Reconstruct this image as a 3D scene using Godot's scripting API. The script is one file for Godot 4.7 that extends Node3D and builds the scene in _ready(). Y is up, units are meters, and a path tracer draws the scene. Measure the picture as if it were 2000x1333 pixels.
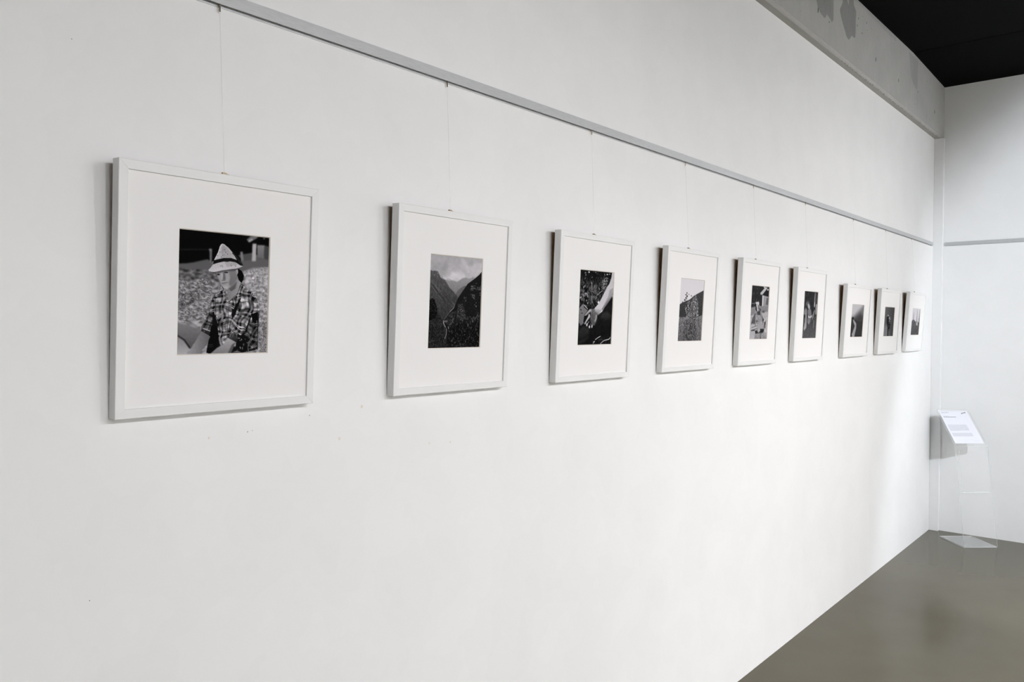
extends Node3D

# A gallery wall with nine framed black and white photographs hung from a picture rail.
# x = distance from the long picture wall, y = up, -z = along the wall to the far corner.

const EYE := 1.5224          # camera height
const FAR_Z := -6.622        # face of the far wall
const CEIL_Y := 3.3156
const ROOM_X := 6.0
const BACK_Z := 7.5
const BEAM_Y := 2.9356       # underside of the concrete beam
const BEAM_X := 0.056

var mats := {}
var used_names := {}


func _ready() -> void:
	camera_and_light()
	make_materials()
	build_room()
	build_track_lights()
	build_picture_rails()
	build_pictures()
	build_lectern()


# ------------------------------------------------------------------ camera, environment, lamps
func camera_and_light() -> void:
	var cam := Camera3D.new()
	cam.name = "camera"
	cam.fov = rad_to_deg(2.0 * atan(666.5 / 1550.6))
	cam.near = 0.05
	cam.far = 60.0
	cam.position = Vector3(1.4283, EYE, 0.0)
	var b := Basis(Vector3.UP, 0.69963) * Basis(Vector3.RIGHT, -0.01913) * Basis(Vector3.BACK, 0.00526)
	cam.basis = b
	cam.current = true
	add_child(cam)

	var env := Environment.new()
	env.background_mode = Environment.BG_COLOR
	env.background_color = Color(0.02, 0.02, 0.02)
	env.ambient_light_source = Environment.AMBIENT_SOURCE_DISABLED
	env.tonemap_mode = Environment.TONE_MAPPER_LINEAR
	env.tonemap_exposure = 1.055
	env.sdfgi_enabled = true
	env.ssao_enabled = true
	env.ssil_enabled = true
	var we := WorldEnvironment.new()
	we.name = "environment"
	we.environment = env
	add_child(we)


# the lamps: [position, aimed at, energy, half cone angle, softness of the edge, colour, row]
const TRACK_X := 2.4
const LAMP_Y := 2.30
const LIGHT := Color(0.99, 0.985, 0.993)
const COOL := Color(0.935, 0.965, 1.0)
var lamps := [
	[Vector3(2.4, 2.3, -0.2), Vector3(0, -0.35, -0.2), 0.95, 46, 1.0, LIGHT, "track"],
	[Vector3(2.4, 2.3, -0.78), Vector3(0, 0.7, -0.78), 1.0, 62, 1.0, LIGHT, "track"],
	[Vector3(2.4, 2.3, -1.27), Vector3(0, 0.7, -1.27), 0.3, 62, 1.0, LIGHT, "track"],
	[Vector3(2.4, 2.3, -1.85), Vector3(0, 0.7, -1.92), 0.84, 62, 1.0, LIGHT, "track"],
	[Vector3(2.4, 2.3, -1.99), Vector3(0, -0.35, -1.92), 0.57, 46, 1.0, LIGHT, "track"],
	[Vector3(2.4, 2.3, -2.65), Vector3(0, -0.35, -2.72), 0.84, 46, 1.0, LIGHT, "track"],
	[Vector3(2.4, 2.3, -2.79), Vector3(0, 0.7, -2.72), 0.84, 62, 1.0, LIGHT, "track"],
	[Vector3(2.4, 2.3, -3.25), Vector3(0, -0.35, -3.25), 0.32, 46, 1.0, LIGHT, "track"],
	[Vector3(2.4, 2.3, -3.7), Vector3(0, -0.35, -3.9), 1.1, 46, 1.0, LIGHT, "track"],
	[Vector3(2.4, 2.3, -4.1), Vector3(0, 0.7, -3.9), 0.85, 62, 1.0, LIGHT, "track"],
	[Vector3(2.4, 2.3, -4.55), Vector3(0, -0.35, -4.55), 0.72, 46, 1.0, LIGHT, "track"],
	[Vector3(2.4, 2.3, -5.13), Vector3(0, 1.6, -5.0), 1.4, 58, 1.0, LIGHT, "track"],
	[Vector3(2.4, 2.3, -5.27), Vector3(0, 0.7, -5.2), 0.5, 62, 1.0, LIGHT, "track"],
	[Vector3(3.9, 2.9, -5.3), Vector3(6, 1.5, -5.3), 13.4, 65, 1.0, LIGHT, "opposite"],  # opposite row: added lamps, bounce soft fill onto the picture wall
	[Vector3(3.9, 2.9, 0.7), Vector3(6, 1.5, 0.7), 19.5, 65, 1.0, LIGHT, "opposite"],
	[Vector3(3.4, 3.1, -5), Vector3(3.4, 0, -5), 12.6, 60, 1.0, LIGHT, "floor"],  # floor row: added lamps, floor bounce brightens the lower picture wall
	[Vector3(3.4, 3.1, -3), Vector3(3.4, 0, -3), 23.4, 60, 1.0, LIGHT, "floor"],
	[Vector3(3.4, 3.1, -1), Vector3(3.4, 0, -1), 14.4, 60, 1.0, LIGHT, "floor"],
	[Vector3(2.38, 2.33, -3.92), Vector3(3.0, 1.33, -5.74), 5.6, 69, 0.2, COOL, "end"],
]


# ------------------------------------------------------------------ small helpers
func numbered(called: String) -> String:
	var n: int = used_names.get(called, 0)
	used_names[called] = n + 1
	return called if n == 0 else "%s_%03d" % [called, n]


func thing(called: String, label: String, category: String, at := Vector3.ZERO, basis_ := Basis.IDENTITY, group := "") -> Node3D:
	var o := Node3D.new()
	o.name = numbered(called)
	o.transform = Transform3D(basis_, at)
	o.set_meta("label", label)
	o.set_meta("category", category)
	if group:
		o.set_meta("group", group)
	add_child(o)
	return o


func structure(called: String, label: String) -> Node3D:
	var o := Node3D.new()
	o.name = called
	o.set_meta("kind", "structure")
	o.set_meta("label", label)
	add_child(o)
	return o


func part(called: String, mesh: Mesh, m: Material, parent: Node, at := Vector3.ZERO, basis_ := Basis.IDENTITY) -> MeshInstance3D:
	var o := MeshInstance3D.new()
	o.name = called
	o.mesh = mesh
	if m:
		o.material_override = m
	o.transform = Transform3D(basis_, at)
	parent.add_child(o, true)
	return o


func new_st() -> SurfaceTool:
	var st := SurfaceTool.new()
	st.begin(Mesh.PRIMITIVE_TRIANGLES)
	st.set_smooth_group(-1)
	return st


func done(st: SurfaceTool) -> ArrayMesh:
	st.generate_normals()
	return st.commit()


func tri(st: SurfaceTool, a: Vector3, b: Vector3, c: Vector3) -> void:
	st.add_vertex(a)
	st.add_vertex(b)
	st.add_vertex(c)


# corners given counter-clockwise as seen from outside
func quad(st: SurfaceTool, a: Vector3, b: Vector3, c: Vector3, d: Vector3) -> void:
	tri(st, a, c, b)
	tri(st, a, d, c)


func quad_uv(st: SurfaceTool, p: Array, uv: Array) -> void:
	for i in [0, 2, 1, 0, 3, 2]:
		st.set_uv(uv[i])
		st.add_vertex(p[i])


# a box with chamfered edges (c may be 0)
func add_box(st: SurfaceTool, lo: Vector3, hi: Vector3, c := 0.0) -> void:
	var m := (lo + hi) * 0.5
	var h := (hi - lo) * 0.5
	for ax in 3:
		var b := (ax + 1) % 3
		var d := (ax + 2) % 3
		for s in [-1.0, 1.0]:
			var p := []
			for q in [[-1, -1], [1, -1], [1, 1], [-1, 1]]:
				var v := m
				v[ax] += s * h[ax]
				v[b] += q[0] * (h[b] - c)
				v[d] += q[1] * (h[d] - c)
				p.append(v)
			if s > 0:
				quad(st, p[0], p[1], p[2], p[3])
			else:
				quad(st, p[3], p[2], p[1], p[0])
	if c <= 0.0:
		return
	for ax in 3:                       # the twelve edges, each along axis ax
		var b := (ax + 1) % 3
		var d := (ax + 2) % 3
		for s in [-1.0, 1.0]:
			for t in [-1.0, 1.0]:
				var p := []
				for e in [[-1.0, 0], [1.0, 0], [1.0, 1], [-1.0, 1]]:
					var v := m
					v[ax] += e[0] * (h[ax] - c)
					v[b] += s * (h[b] - (c if e[1] == 1 else 0.0))
					v[d] += t * (h[d] - (0.0 if e[1] == 1 else c))
					p.append(v)
				if s * t > 0:
					quad(st, p[3], p[2], p[1], p[0])
				else:
					quad(st, p[0], p[1], p[2], p[3])
	for sx in [-1.0, 1.0]:
		for sy in [-1.0, 1.0]:
			for sz in [-1.0, 1.0]:
				var k := m + Vector3(sx * h.x, sy * h.y, sz * h.z)
				var a := k - Vector3(0, sy * c, sz * c)
				var b2 := k - Vector3(sx * c, 0, sz * c)
				var d2 := k - Vector3(sx * c, sy * c, 0)
				if sx * sy * sz > 0:
					tri(st, a, d2, b2)
				else:
					tri(st, a, b2, d2)


func box(lo: Vector3, hi: Vector3, c := 0.0) -> ArrayMesh:
	var st := new_st()
	add_box(st, lo, hi, c)
	return done(st)


# profile of (a, b) points extruded along a direction: corner = origin + a * A + b * B + t * T
func add_extrusion(st: SurfaceTool, prof: PackedVector2Array, o: Vector3, a: Vector3, b: Vector3, t: Vector3) -> void:
	var n := prof.size()
	for i in n:
		var p := prof[i]
		var q := prof[(i + 1) % n]
		var p3 := o + a * p.x + b * p.y
		var q3 := o + a * q.x + b * q.y
		quad(st, p3, q3, q3 + t, p3 + t)
	var idx := Geometry2D.triangulate_polygon(prof)
	for i in range(0, idx.size(), 3):
		var v := []
		for k in 3:
			var p := prof[idx[i + k]]
			v.append(o + a * p.x + b * p.y)
		tri(st, v[0], v[1], v[2])
		tri(st, v[0] + t, v[2] + t, v[1] + t)


# lathe around +y: profile of (radius, height)
func lathe(prof: PackedVector2Array, seg := 24) -> ArrayMesh:
	var st := SurfaceTool.new()
	st.begin(Mesh.PRIMITIVE_TRIANGLES)
	st.set_smooth_group(-1)
	for i in prof.size() - 1:
		for k in seg:
			var a0 := TAU * k / seg
			var a1 := TAU * (k + 1) / seg
			var p := prof[i]
			var q := prof[i + 1]
			var v00 := Vector3(p.x * cos(a0), p.y, -p.x * sin(a0))
			var v01 := Vector3(p.x * cos(a1), p.y, -p.x * sin(a1))
			var v10 := Vector3(q.x * cos(a0), q.y, -q.x * sin(a0))
			var v11 := Vector3(q.x * cos(a1), q.y, -q.x * sin(a1))
			if p.x > 0:
				tri(st, v00, v11, v01)
			if q.x > 0:
				tri(st, v00, v10, v11)
	st.generate_normals()
	return st.commit()


# round bar along a polyline
func tube(pts: Array, r: float, seg := 8) -> ArrayMesh:
	var st := SurfaceTool.new()
	st.begin(Mesh.PRIMITIVE_TRIANGLES)
	var rings := []
	for i in pts.size():
		var d: Vector3 = (pts[min(i + 1, pts.size() - 1)] - pts[max(i - 1, 0)]).normalized()
		var side := d.cross(Vector3.RIGHT if abs(d.x) < 0.8 else Vector3.UP).normalized()
		var up := side.cross(d)
		var ring := []
		for k in seg:
			var a := TAU * k / seg
			ring.append(pts[i] + side * cos(a) * r + up * sin(a) * r)
		rings.append(ring)
	st.set_smooth_group(0)
	for i in rings.size() - 1:
		for k in seg:
			var k2 := (k + 1) % seg
			quad(st, rings[i][k], rings[i + 1][k], rings[i + 1][k2], rings[i][k2])
	st.set_smooth_group(-1)
	for k in range(1, seg - 1):
		tri(st, rings[0][0], rings[0][k + 1], rings[0][k])
		tri(st, rings[-1][0], rings[-1][k], rings[-1][k + 1])
	st.generate_normals()
	return st.commit()


# ------------------------------------------------------------------ materials
func mat(key: String, col: Color, rough: float, spec := 0.5, metal := 0.0) -> StandardMaterial3D:
	var m := StandardMaterial3D.new()
	m.resource_name = key
	m.albedo_color = col
	m.roughness = rough
	m.metallic = metal
	m.metallic_specular = spec
	mats[key] = m
	return m


func noise_tex(seed_: int, freq: float, oct := 4, normal := false, strength := 4.0, ramp: Gradient = null, size := 512) -> NoiseTexture2D:
	var n := FastNoiseLite.new()
	n.seed = seed_
	n.noise_type = FastNoiseLite.TYPE_SIMPLEX_SMOOTH
	n.frequency = freq
	n.fractal_octaves = oct
	var t := NoiseTexture2D.new()
	t.width = size
	t.height = size
	t.seamless = true
	t.noise = n
	t.as_normal_map = normal
	t.bump_strength = strength
	if ramp:
		t.color_ramp = ramp
	return t


func ramp2(a: Color, b: Color) -> Gradient:
	var gr := Gradient.new()
	gr.set_color(0, a)
	gr.set_color(1, b)
	return gr


func make_materials() -> void:
	var w := mat("wall_paint", Color(0.945, 0.945, 0.942), 0.75, 0.3)
	w.uv1_triplanar = true
	w.uv1_world_triplanar = true
	w.uv1_scale = Vector3.ONE * 0.9
	w.albedo_texture = noise_tex(3, 0.006, 4, false, 1, ramp2(Color(0.985, 0.985, 0.985), Color(1, 1, 1)))
	var f := mat("resin_floor", Color(0.338, 0.323, 0.262), 0.16, 0.28)
	f.uv1_triplanar = true
	f.uv1_world_triplanar = true
	f.uv1_scale = Vector3.ONE * 0.55
	f.albedo_texture = noise_tex(21, 0.009, 5, false, 1, ramp2(Color(0.965, 0.955, 0.94), Color(1, 1, 1)))
	mat("ceiling_black", Color(0.05, 0.05, 0.05), 0.8, 0.12)
	mat("slot_black", Color(0.04, 0.04, 0.04), 0.9, 0.2)
	mat("frame_white", Color(0.92, 0.92, 0.915), 0.5, 0.35)
	mat("mat_board", Color(0.94, 0.935, 0.93), 0.9, 0.12)
	mat("mat_core", Color(0.93, 0.90, 0.86), 0.9, 0.2)
	mat("backing", Color(0.47, 0.33, 0.19), 0.9, 0.2)
	var al := mat("aluminium", Color(0.82, 0.825, 0.83), 0.42, 0.5, 0.32)
	al.uv1_triplanar = true
	al.uv1_world_triplanar = true
	al.uv1_scale = Vector3(2.0, 60.0, 2.0)
	al.albedo_texture = noise_tex(31, 0.05, 3, false, 1, ramp2(Color(0.90, 0.90, 0.90), Color(1, 1, 1)), 256)
	mat("nickel", Color(0.72, 0.68, 0.60), 0.25, 0.5, 0.9)
	mat("clip_metal", Color(0.56, 0.50, 0.41), 0.4, 0.5, 0.7)
	var ny := mat("nylon", Color(0.95, 0.95, 0.94, 0.02), 0.14, 0.32)
	ny.transparency = BaseMaterial3D.TRANSPARENCY_ALPHA
	var ac := mat("acrylic", Color(0.95, 0.96, 0.96, 0.02), 0.0, 0.11)
	ac.transparency = BaseMaterial3D.TRANSPARENCY_ALPHA
	var ed := mat("acrylic_edge", Color(0.95, 0.96, 0.96, 0.5), 0.3, 0.5)
	ed.transparency = BaseMaterial3D.TRANSPARENCY_ALPHA
	var bp := mat("acrylic_base", Color(0.93, 0.94, 0.94, 0.26), 0.3, 0.5)
	bp.transparency = BaseMaterial3D.TRANSPARENCY_ALPHA
	mat("lamp_body", Color(0.10, 0.10, 0.10), 0.5, 0.5)
	var gl := mat("lamp_glass", Color(1, 0.97, 0.92), 0.4)
	gl.emission_enabled = true
	gl.emission = Color(1, 0.97, 0.93)
	gl.emission_energy_multiplier = 6.0
	mat("filler", Color(0.90, 0.87, 0.82), 0.8, 0.2)
	mat("nail", Color(0.45, 0.43, 0.41), 0.6, 0.3)


# ------------------------------------------------------------------ the room
func build_room() -> void:
	var T := 0.2
	var top := CEIL_Y + 0.12
	var floor_ := structure("floor", "smooth olive grey resin floor")
	part("slab", box(Vector3(-T, -0.1, FAR_Z - T), Vector3(ROOM_X + T, 0, BACK_Z + T)), mats.resin_floor, floor_)

	var wl := structure("wall_left", "long white painted wall behind the framed photographs")
	part("plaster", box(Vector3(-T, 0, FAR_Z), Vector3(0, top, BACK_Z)), mats.wall_paint, wl)
	# filled and open nail holes left in the paint
	for h in [[1.3032, -0.7918, 0.0026, 0], [1.2694, -1.1022, 0.0040, 0], [1.3361, -1.165, 0.0040, 0], [1.3068, -0.8746, 0.0012, 1], [1.3083, -0.8855, 0.0009, 1], [1.3275, -1.0227, 0.0012, 1], [1.2287, -1.3789, 0.0030, 0], [1.2232, -1.4533, 0.0030, 0], [1.0454, -0.5719, 0.0010, 1], [1.9993, -0.5478, 0.0009, 1]]:
		var st := new_st()
		for k in 10:
			var a0 := TAU * k / 10.0
			var a1 := TAU * (k + 1) / 10.0
			var c := Vector3(0.0006, h[0], h[1])
			tri(st, c, Vector3(0.0001, h[0] + sin(a1) * h[2], h[1] + cos(a1) * h[2] * 0.8), Vector3(0.0001, h[0] + sin(a0) * h[2], h[1] + cos(a0) * h[2] * 0.8))
		part("nail_hole", done(st), mats.nail if h[3] else mats.filler, wl)

	var wf := structure("wall_far", "white painted end wall behind the acrylic lectern")
	part("plaster", box(Vector3(-T, 0, FAR_Z - T), Vector3(ROOM_X + T, top, FAR_Z)), mats.wall_paint, wf)
	var wr := structure("wall_right", "white painted wall opposite the photographs")
	part("plaster", box(Vector3(ROOM_X, 0, FAR_Z), Vector3(ROOM_X + T, top, BACK_Z)), mats.wall_paint, wr)
	var wb := structure("wall_back", "white painted wall at the near end of the room")
	part("plaster", box(Vector3(-T, 0, BACK_Z), Vector3(ROOM_X + T, top, BACK_Z + T)), mats.wall_paint, wb)

	var pil := structure("trim_1", "narrow white boxed pilaster in the corner under the concrete beam")
	part("casing", box(Vector3(0, 0, FAR_Z), Vector3(0.0644, BEAM_Y, FAR_Z + 0.0358), 0.002), mats.wall_paint, pil)

	var ce := structure("ceiling", "matt black panelled ceiling")
	part("slab", box(Vector3(-T, CEIL_Y + 0.05, FAR_Z - T), Vector3(ROOM_X + T, CEIL_Y + 0.15, BACK_Z + T)), mats.slot_black, ce)
	# boards across the room, their ends lifting a little at the seams; [z near, y near, z far, y far]
	var rows := [[-5.714, EYE + 1.809, FAR_Z, EYE + 1.7932], [-4.50, EYE + 1.784, -5.706, EYE + 1.809]]
	var z := -4.492
	while z < BACK_Z - 0.1:
		var z2: float = min(z + 1.2, BACK_Z)
		rows.append([z2, CEIL_Y - 0.004, z, CEIL_Y - 0.008])
		z = z2 + 0.008
	for r in rows:
		for x0 in [BEAM_X, 2.402, 4.804]:
			var x1: float = min(ROOM_X, 2.394 if x0 < 1 else x0 + 2.394)
			var st := new_st()
			var a := [Vector3(x0, r[1], r[0]), Vector3(x1, r[1], r[0]), Vector3(x1, r[3], r[2]), Vector3(x0, r[3], r[2])]
			var up := Vector3(0, 0.018, 0)
			quad(st, a[3], a[2], a[1], a[0])
			quad(st, a[0] + up, a[1] + up, a[2] + up, a[3] + up)
			for i in 4:
				quad(st, a[i], a[(i + 1) % 4], a[(i + 1) % 4] + up, a[i] + up)
			part("panel", done(st), mats.ceiling_black, ce)

	build_beam()


# the raw concrete beam above the picture wall
func build_beam() -> void:
	var root := structure("concrete_beam", "raw grey concrete beam with damp patches along the top of the white wall")
	const U0 := -3.0
	const UL := 3.622
	const V0 := 2.93
	const VL := 0.40
	var W := 2048
	var H := 224
	var img := Image.create(W, H, false, Image.FORMAT_RGB8)
	var n1 := FastNoiseLite.new()
	n1.seed = 5
	n1.frequency = 1.0
	n1.fractal_octaves = 4
	var n2 := FastNoiseLite.new()
	n2.seed = 9
	n2.frequency = 1.0
	n2.noise_type = FastNoiseLite.TYPE_SIMPLEX_SMOOTH
	var patches := [
		PackedVector2Array([Vector2(-3.88, 3.40), Vector2(-3.903, 3.106), Vector2(-3.926, 3.075), Vector2(-3.96, 3.062), Vector2(-4.013, 3.054), Vector2(-4.035, 3.062), Vector2(-4.052, 3.084), Vector2(-4.10, 3.074), Vector2(-4.128, 3.066), Vector2(-4.150, 3.086), Vector2(-4.146, 3.40)]),
		PackedVector2Array([Vector2(-4.30, 3.40), Vector2(-4.287, 3.214), Vector2(-4.246, 3.165), Vector2(-4.27, 3.13), Vector2(-4.359, 3.057), Vector2(-4.393, 3.052), Vector2(-4.43, 3.075), Vector2(-4.443, 3.086), Vector2(-4.49, 3.088), Vector2(-4.506, 3.10), Vector2(-4.512, 3.24), Vector2(-4.47, 3.26), Vector2(-4.452, 3.40), Vector2(-4.40, 3.40), Vector2(-4.385, 3.23), Vector2(-4.36, 3.25), Vector2(-4.345, 3.40)]),
		PackedVector2Array([Vector2(-5.60, 3.31), Vector2(-5.62, 3.268), Vector2(-5.66, 3.16), Vector2(-5.78, 3.115), Vector2(-5.826, 3.11), Vector2(-5.83, 3.31)]),
	]
	var boxes := []
	for p in patches:
		var lo := Vector2(99, 99)
		var hi := Vector2(-99, -99)
		for q in p:
			lo = lo.min(q)
			hi = hi.max(q)
		boxes.append(Rect2(lo, hi - lo))
	var tone := [0.118, 0.135, 0.05]
	for y in H:
		var wy := V0 + VL * (1.0 - (y + 0.5) / H)
		for x in W:
			var wz := U0 - UL * (x + 0.5) / W
			var v := 0.70 + 0.022 * n1.get_noise_2d(wz * 2.2, wy * 3.5) + 0.016 * n2.get_noise_2d(wz * 60.0, wy * 60.0) + 0.012 * n1.get_noise_2d(wz * 14.0 + 50.0, wy * 6.0)
			for i in 3:
				if boxes[i].has_point(Vector2(wz, wy)):
					var pt := Vector2(wz + 0.003 * n2.get_noise_2d(wz * 25.0, wy * 25.0), wy + 0.003 * n2.get_noise_2d(wz * 25.0 + 9.0, wy * 25.0))
					if Geometry2D.is_point_in_polygon(pt, patches[i]):
						v -= tone[i]
			if absf(wz + 5.832) < 0.002:
				v -= 0.09
			if wy > 3.31 - 0.02 + 0.008 * n1.get_noise_2d(wz * 6.0, 3.0) and wz > -5.3:
				v -= 0.035
			img.set_pixel(x, y, Color(v, v * 0.997, v * 0.98))
	# formwork slits, air holes and the speckled lower edge
	var rng := RandomNumberGenerator.new()
	rng.seed = 77
	var dot := func(wz: float, wy: float, rw: float, rh: float, dark: float) -> void:
		var cx := (U0 - wz) / UL * W
		var cy := (1.0 - (wy - V0) / VL) * H
		var rx := maxf(rw / UL * W, 0.5)
		var ry := maxf(rh / VL * H, 0.5)
		for yy in range(int(cy - ry - 1), int(cy + ry + 2)):
			for xx in range(int(cx - rx - 1), int(cx + rx + 2)):
				if xx < 0 or yy < 0 or xx >= W or yy >= H:
					continue
				var d := pow((xx + 0.5 - cx) / rx, 2) + pow((yy + 0.5 - cy) / ry, 2)
				if d < 1.6:
					var k := dark * clampf(1.6 - d, 0.0, 1.0)
					var c := img.get_pixel(xx, yy)
					img.set_pixel(xx, yy, Color(c.r * (1 - k), c.g * (1 - k), c.b * (1 - k)))
	for s in [[-3.928, 3.064], [-4.883, 3.074], [-5.368, 3.069], [-6.319, 3.07], [-3.45, 3.066]]:
		dot.call(s[0], s[1], 0.005, 0.012, 0.6)
	for s in [[-4.088, 3.055], [-4.537, 3.168], [-4.553, 3.211], [-5.84, 3.104], [-4.62, 3.15], [-4.70, 3.23]]:
		dot.call(s[0], s[1], 0.006, 0.004, 0.4)
	for i in 70:
		dot.call(rng.randf_range(-6.6, -3.1), rng.randf_range(2.97, 3.32), rng.randf_range(0.002, 0.005), rng.randf_range(0.001, 0.003), rng.randf_range(0.12, 0.35))
	var tex := ImageTexture.create_from_image(img)
	var m := mat("concrete", Color(1, 1, 1), 0.85, 0.3)
	m.albedo_texture = tex

	# underside strip texture: pale worn arris with a broken speckled line
	var H2 := 32
	var im2 := Image.create(W, H2, false, Image.FORMAT_RGB8)
	for y in H2:
		for x in W:
			var wz := U0 - UL * (x + 0.5) / W
			var t := (y + 0.5) / H2            # 0 at the wall, 1 at the front edge
			var edge := 0.60 + 0.05 * n1.get_noise_2d(wz * 9.0, 1.0)
			var v := 0.655 + 0.02 * n1.get_noise_2d(wz * 5.0, t * 2.0)
			var warm := 0.955
			if t > edge:
				v = 0.735 + 0.02 * n1.get_noise_2d(wz * 8.0, t * 2.0)
				warm = 0.975
			v += 0.015 * n2.get_noise_2d(wz * 60.0, t * 4.0)
			im2.set_pixel(x, y, Color(v, v * 0.99, v * warm))
	for i in 220:
		var wz := rng.randf_range(-6.6, -4.3)
		var cx := int((U0 - wz) / UL * W)
		var cy := int((0.60 + rng.randf_range(-0.09, 0.06)) * H2)
		var k := rng.randf_range(0.55, 0.85)
		for xx in range(cx, min(W, cx + rng.randi_range(1, 5))):
			for yy in range(cy, min(H2, cy + rng.randi_range(1, 3))):
				var c := im2.get_pixel(xx, yy)
				im2.set_pixel(xx, yy, Color(c.r * k, c.g * k, c.b * k))
	var m2 := mat("concrete_under", Color(1, 1, 1), 0.85, 0.3)
	m2.albedo_texture = ImageTexture.create_from_image(im2)

	var za := BACK_Z
	var zb := FAR_Z
	var ch := 0.004
	var yt := CEIL_Y + 0.05
	var st := new_st()
	var uvf := func(z: float, y: float) -> Vector2: return Vector2((U0 - z) / UL, 1.0 - (y - V0) / VL)
	quad_uv(st, [Vector3(BEAM_X, BEAM_Y + ch, za), Vector3(BEAM_X, BEAM_Y + ch, zb), Vector3(BEAM_X, yt, zb), Vector3(BEAM_X, yt, za)], [uvf.call(za, BEAM_Y + ch), uvf.call(zb, BEAM_Y + ch), uvf.call(zb, yt), uvf.call(za, yt)])
	st.set_uv(Vector2(0, 0))
	quad(st, Vector3(0, yt, za), Vector3(BEAM_X, yt, za), Vector3(BEAM_X, yt, zb), Vector3(0, yt, zb))
	quad(st, Vector3(0, BEAM_Y, za), Vector3(BEAM_X, BEAM_Y, za), Vector3(BEAM_X, yt, za), Vector3(0, yt, za))
	part("face", done(st), m, root)
	st = new_st()
	var ua := (U0 - za) / UL
	var ub := (U0 - zb) / UL
	quad_uv(st, [Vector3(0.0, BEAM_Y, zb), Vector3(0.036, BEAM_Y, zb), Vector3(0.036, BEAM_Y, za), Vector3(0.0, BEAM_Y, za)], [Vector2(ub, 0), Vector2(ub, 0.66), Vector2(ua, 0.66), Vector2(ua, 0)])
	quad_uv(st, [Vector3(0.036, BEAM_Y, zb), Vector3(BEAM_X, BEAM_Y + ch, zb), Vector3(BEAM_X, BEAM_Y + ch, za), Vector3(0.036, BEAM_Y, za)], [Vector2(ub, 0.66), Vector2(ub, 1), Vector2(ua, 1), Vector2(ua, 0.66)])
	part("underside", done(st), m2, root)


# ------------------------------------------------------------------ lamps
func build_track_lights() -> void:
	var tr := thing("light_track", "black lighting track on the ceiling parallel to the white picture wall", "light track", Vector3(TRACK_X + 0.05, CEIL_Y - 0.03, -2.7))
	part("bar", box(Vector3(-0.018, -0.016, -3.2), Vector3(0.018, 0.016, 3.2), 0.002), mats.lamp_body, tr)
	var rows := {
		"track": ["black pendant spotlight on the lighting track aimed at the picture wall", "spotlights aimed at the picture wall", CEIL_Y - 0.046],
		"opposite": ["added black fill spotlight bouncing light off the wall opposite the pictures", "added fill spotlights aimed at the opposite wall", CEIL_Y - 0.006],
		"floor": ["added wide black drum downlight bouncing fill light off the floor", "added fill downlights in the middle of the room", CEIL_Y - 0.006],
		"end": ["black spotlight under the ceiling aimed at the end wall", "spotlights aimed at the end wall", CEIL_Y - 0.006],
	}
	for l in lamps:
		var r: Array = rows[l[6]]
		spotlight(l[0], l[1], l[2], l[3], l[5], r[0], r[1], l[4], r[2], 0.16 if l[6] == "floor" else 0.038)


func spotlight(at: Vector3, aim: Vector3, energy: float, cone: float, col: Color, label: String, group: String, soft: float, hang_y: float, rad: float) -> void:
	var dir := (aim - at).normalized()
	var side := dir.cross(Vector3.UP if absf(dir.y) < 0.99 else Vector3.RIGHT).normalized()
	var t := thing("spotlight", label, "spotlight", at, Basis.IDENTITY, group)
	# can along local +y = direction of the beam
	var b := Basis(side, dir, side.cross(dir))
	part("can", lathe(PackedVector2Array([Vector2(0, -0.13), Vector2(rad - 0.004, -0.13), Vector2(rad, -0.125), Vector2(rad, 0.0), Vector2(rad - 0.003, 0.0), Vector2(rad - 0.003, -0.01), Vector2(0, -0.012)])), mats.lamp_body, t, Vector3.ZERO, b)
	part("lens", lathe(PackedVector2Array([Vector2(0, -0.0105), Vector2(rad - 0.004, -0.0105), Vector2(rad - 0.004, -0.008), Vector2(0, -0.006)])), mats.lamp_glass, t, Vector3.ZERO, b)
	var back := b * Vector3(0, -0.065, 0)
	part("stem", box(Vector3(back.x - 0.007, back.y, back.z - 0.007), Vector3(back.x + 0.007, hang_y - at.y, back.z + 0.007)), mats.lamp_body, t)
	if energy <= 0.0:
		return
	var s := SpotLight3D.new()
	s.name = "beam"
	s.light_color = col
	s.light_energy = energy
	s.light_size = 0.012 if rad < 0.09 else rad
	s.spot_range = 20.0
	s.spot_attenuation = 2.0
	s.spot_angle = cone
	s.spot_angle_attenuation = soft
	s.shadow_enabled = true
	t.add_child(s)
	s.transform = Transform3D(Basis(side, side.cross(dir), -dir), dir * 0.004)


# ------------------------------------------------------------------ picture rails
func rail_profile() -> PackedVector2Array:
	# (distance from the wall, height): flat front, open underneath, rear lip a little longer
	return PackedVector2Array([Vector2(0, -0.0040), Vector2(0.0016, -0.0040), Vector2(0.0016, 0.0222), Vector2(0.0088, 0.0222), Vector2(0.0088, 0.0005), Vector2(0.0093, 0), Vector2(0.0106, 0), Vector2(0.011, 0.0005), Vector2(0.011, 0.0239), Vector2(0.0105, 0.0245), Vector2(0, 0.0245)])


func build_picture_rails() -> void:
	var y := EYE + 0.6144
	var r := thing("picture_rail", "long brushed aluminium picture rail on the white wall above the frames", "picture rail", Vector3(0, y, 0))
	var st := new_st()
	add_extrusion(st, rail_profile(), Vector3(0, 0, -6.548), Vector3.RIGHT, Vector3.UP, Vector3(0, 0, 9.4))
	part("profile", done(st), mats.aluminium, r)
	var r2 := thing("picture_rail", "aluminium picture rail without pictures on the end wall beside the pilaster", "picture rail", Vector3(0.0745, y, FAR_Z))
	st = new_st()
	add_extrusion(st, rail_profile(), Vector3.ZERO, Vector3.BACK, Vector3.UP, Vector3(5.8, 0, 0))
	part("profile", done(st), mats.aluminium, r2)


# ------------------------------------------------------------------ framed photographs
const FT := 0.0231      # depth of the frame
const FM := 0.0170      # width of the moulding
const FR := 0.0191      # front of the mat board

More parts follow.
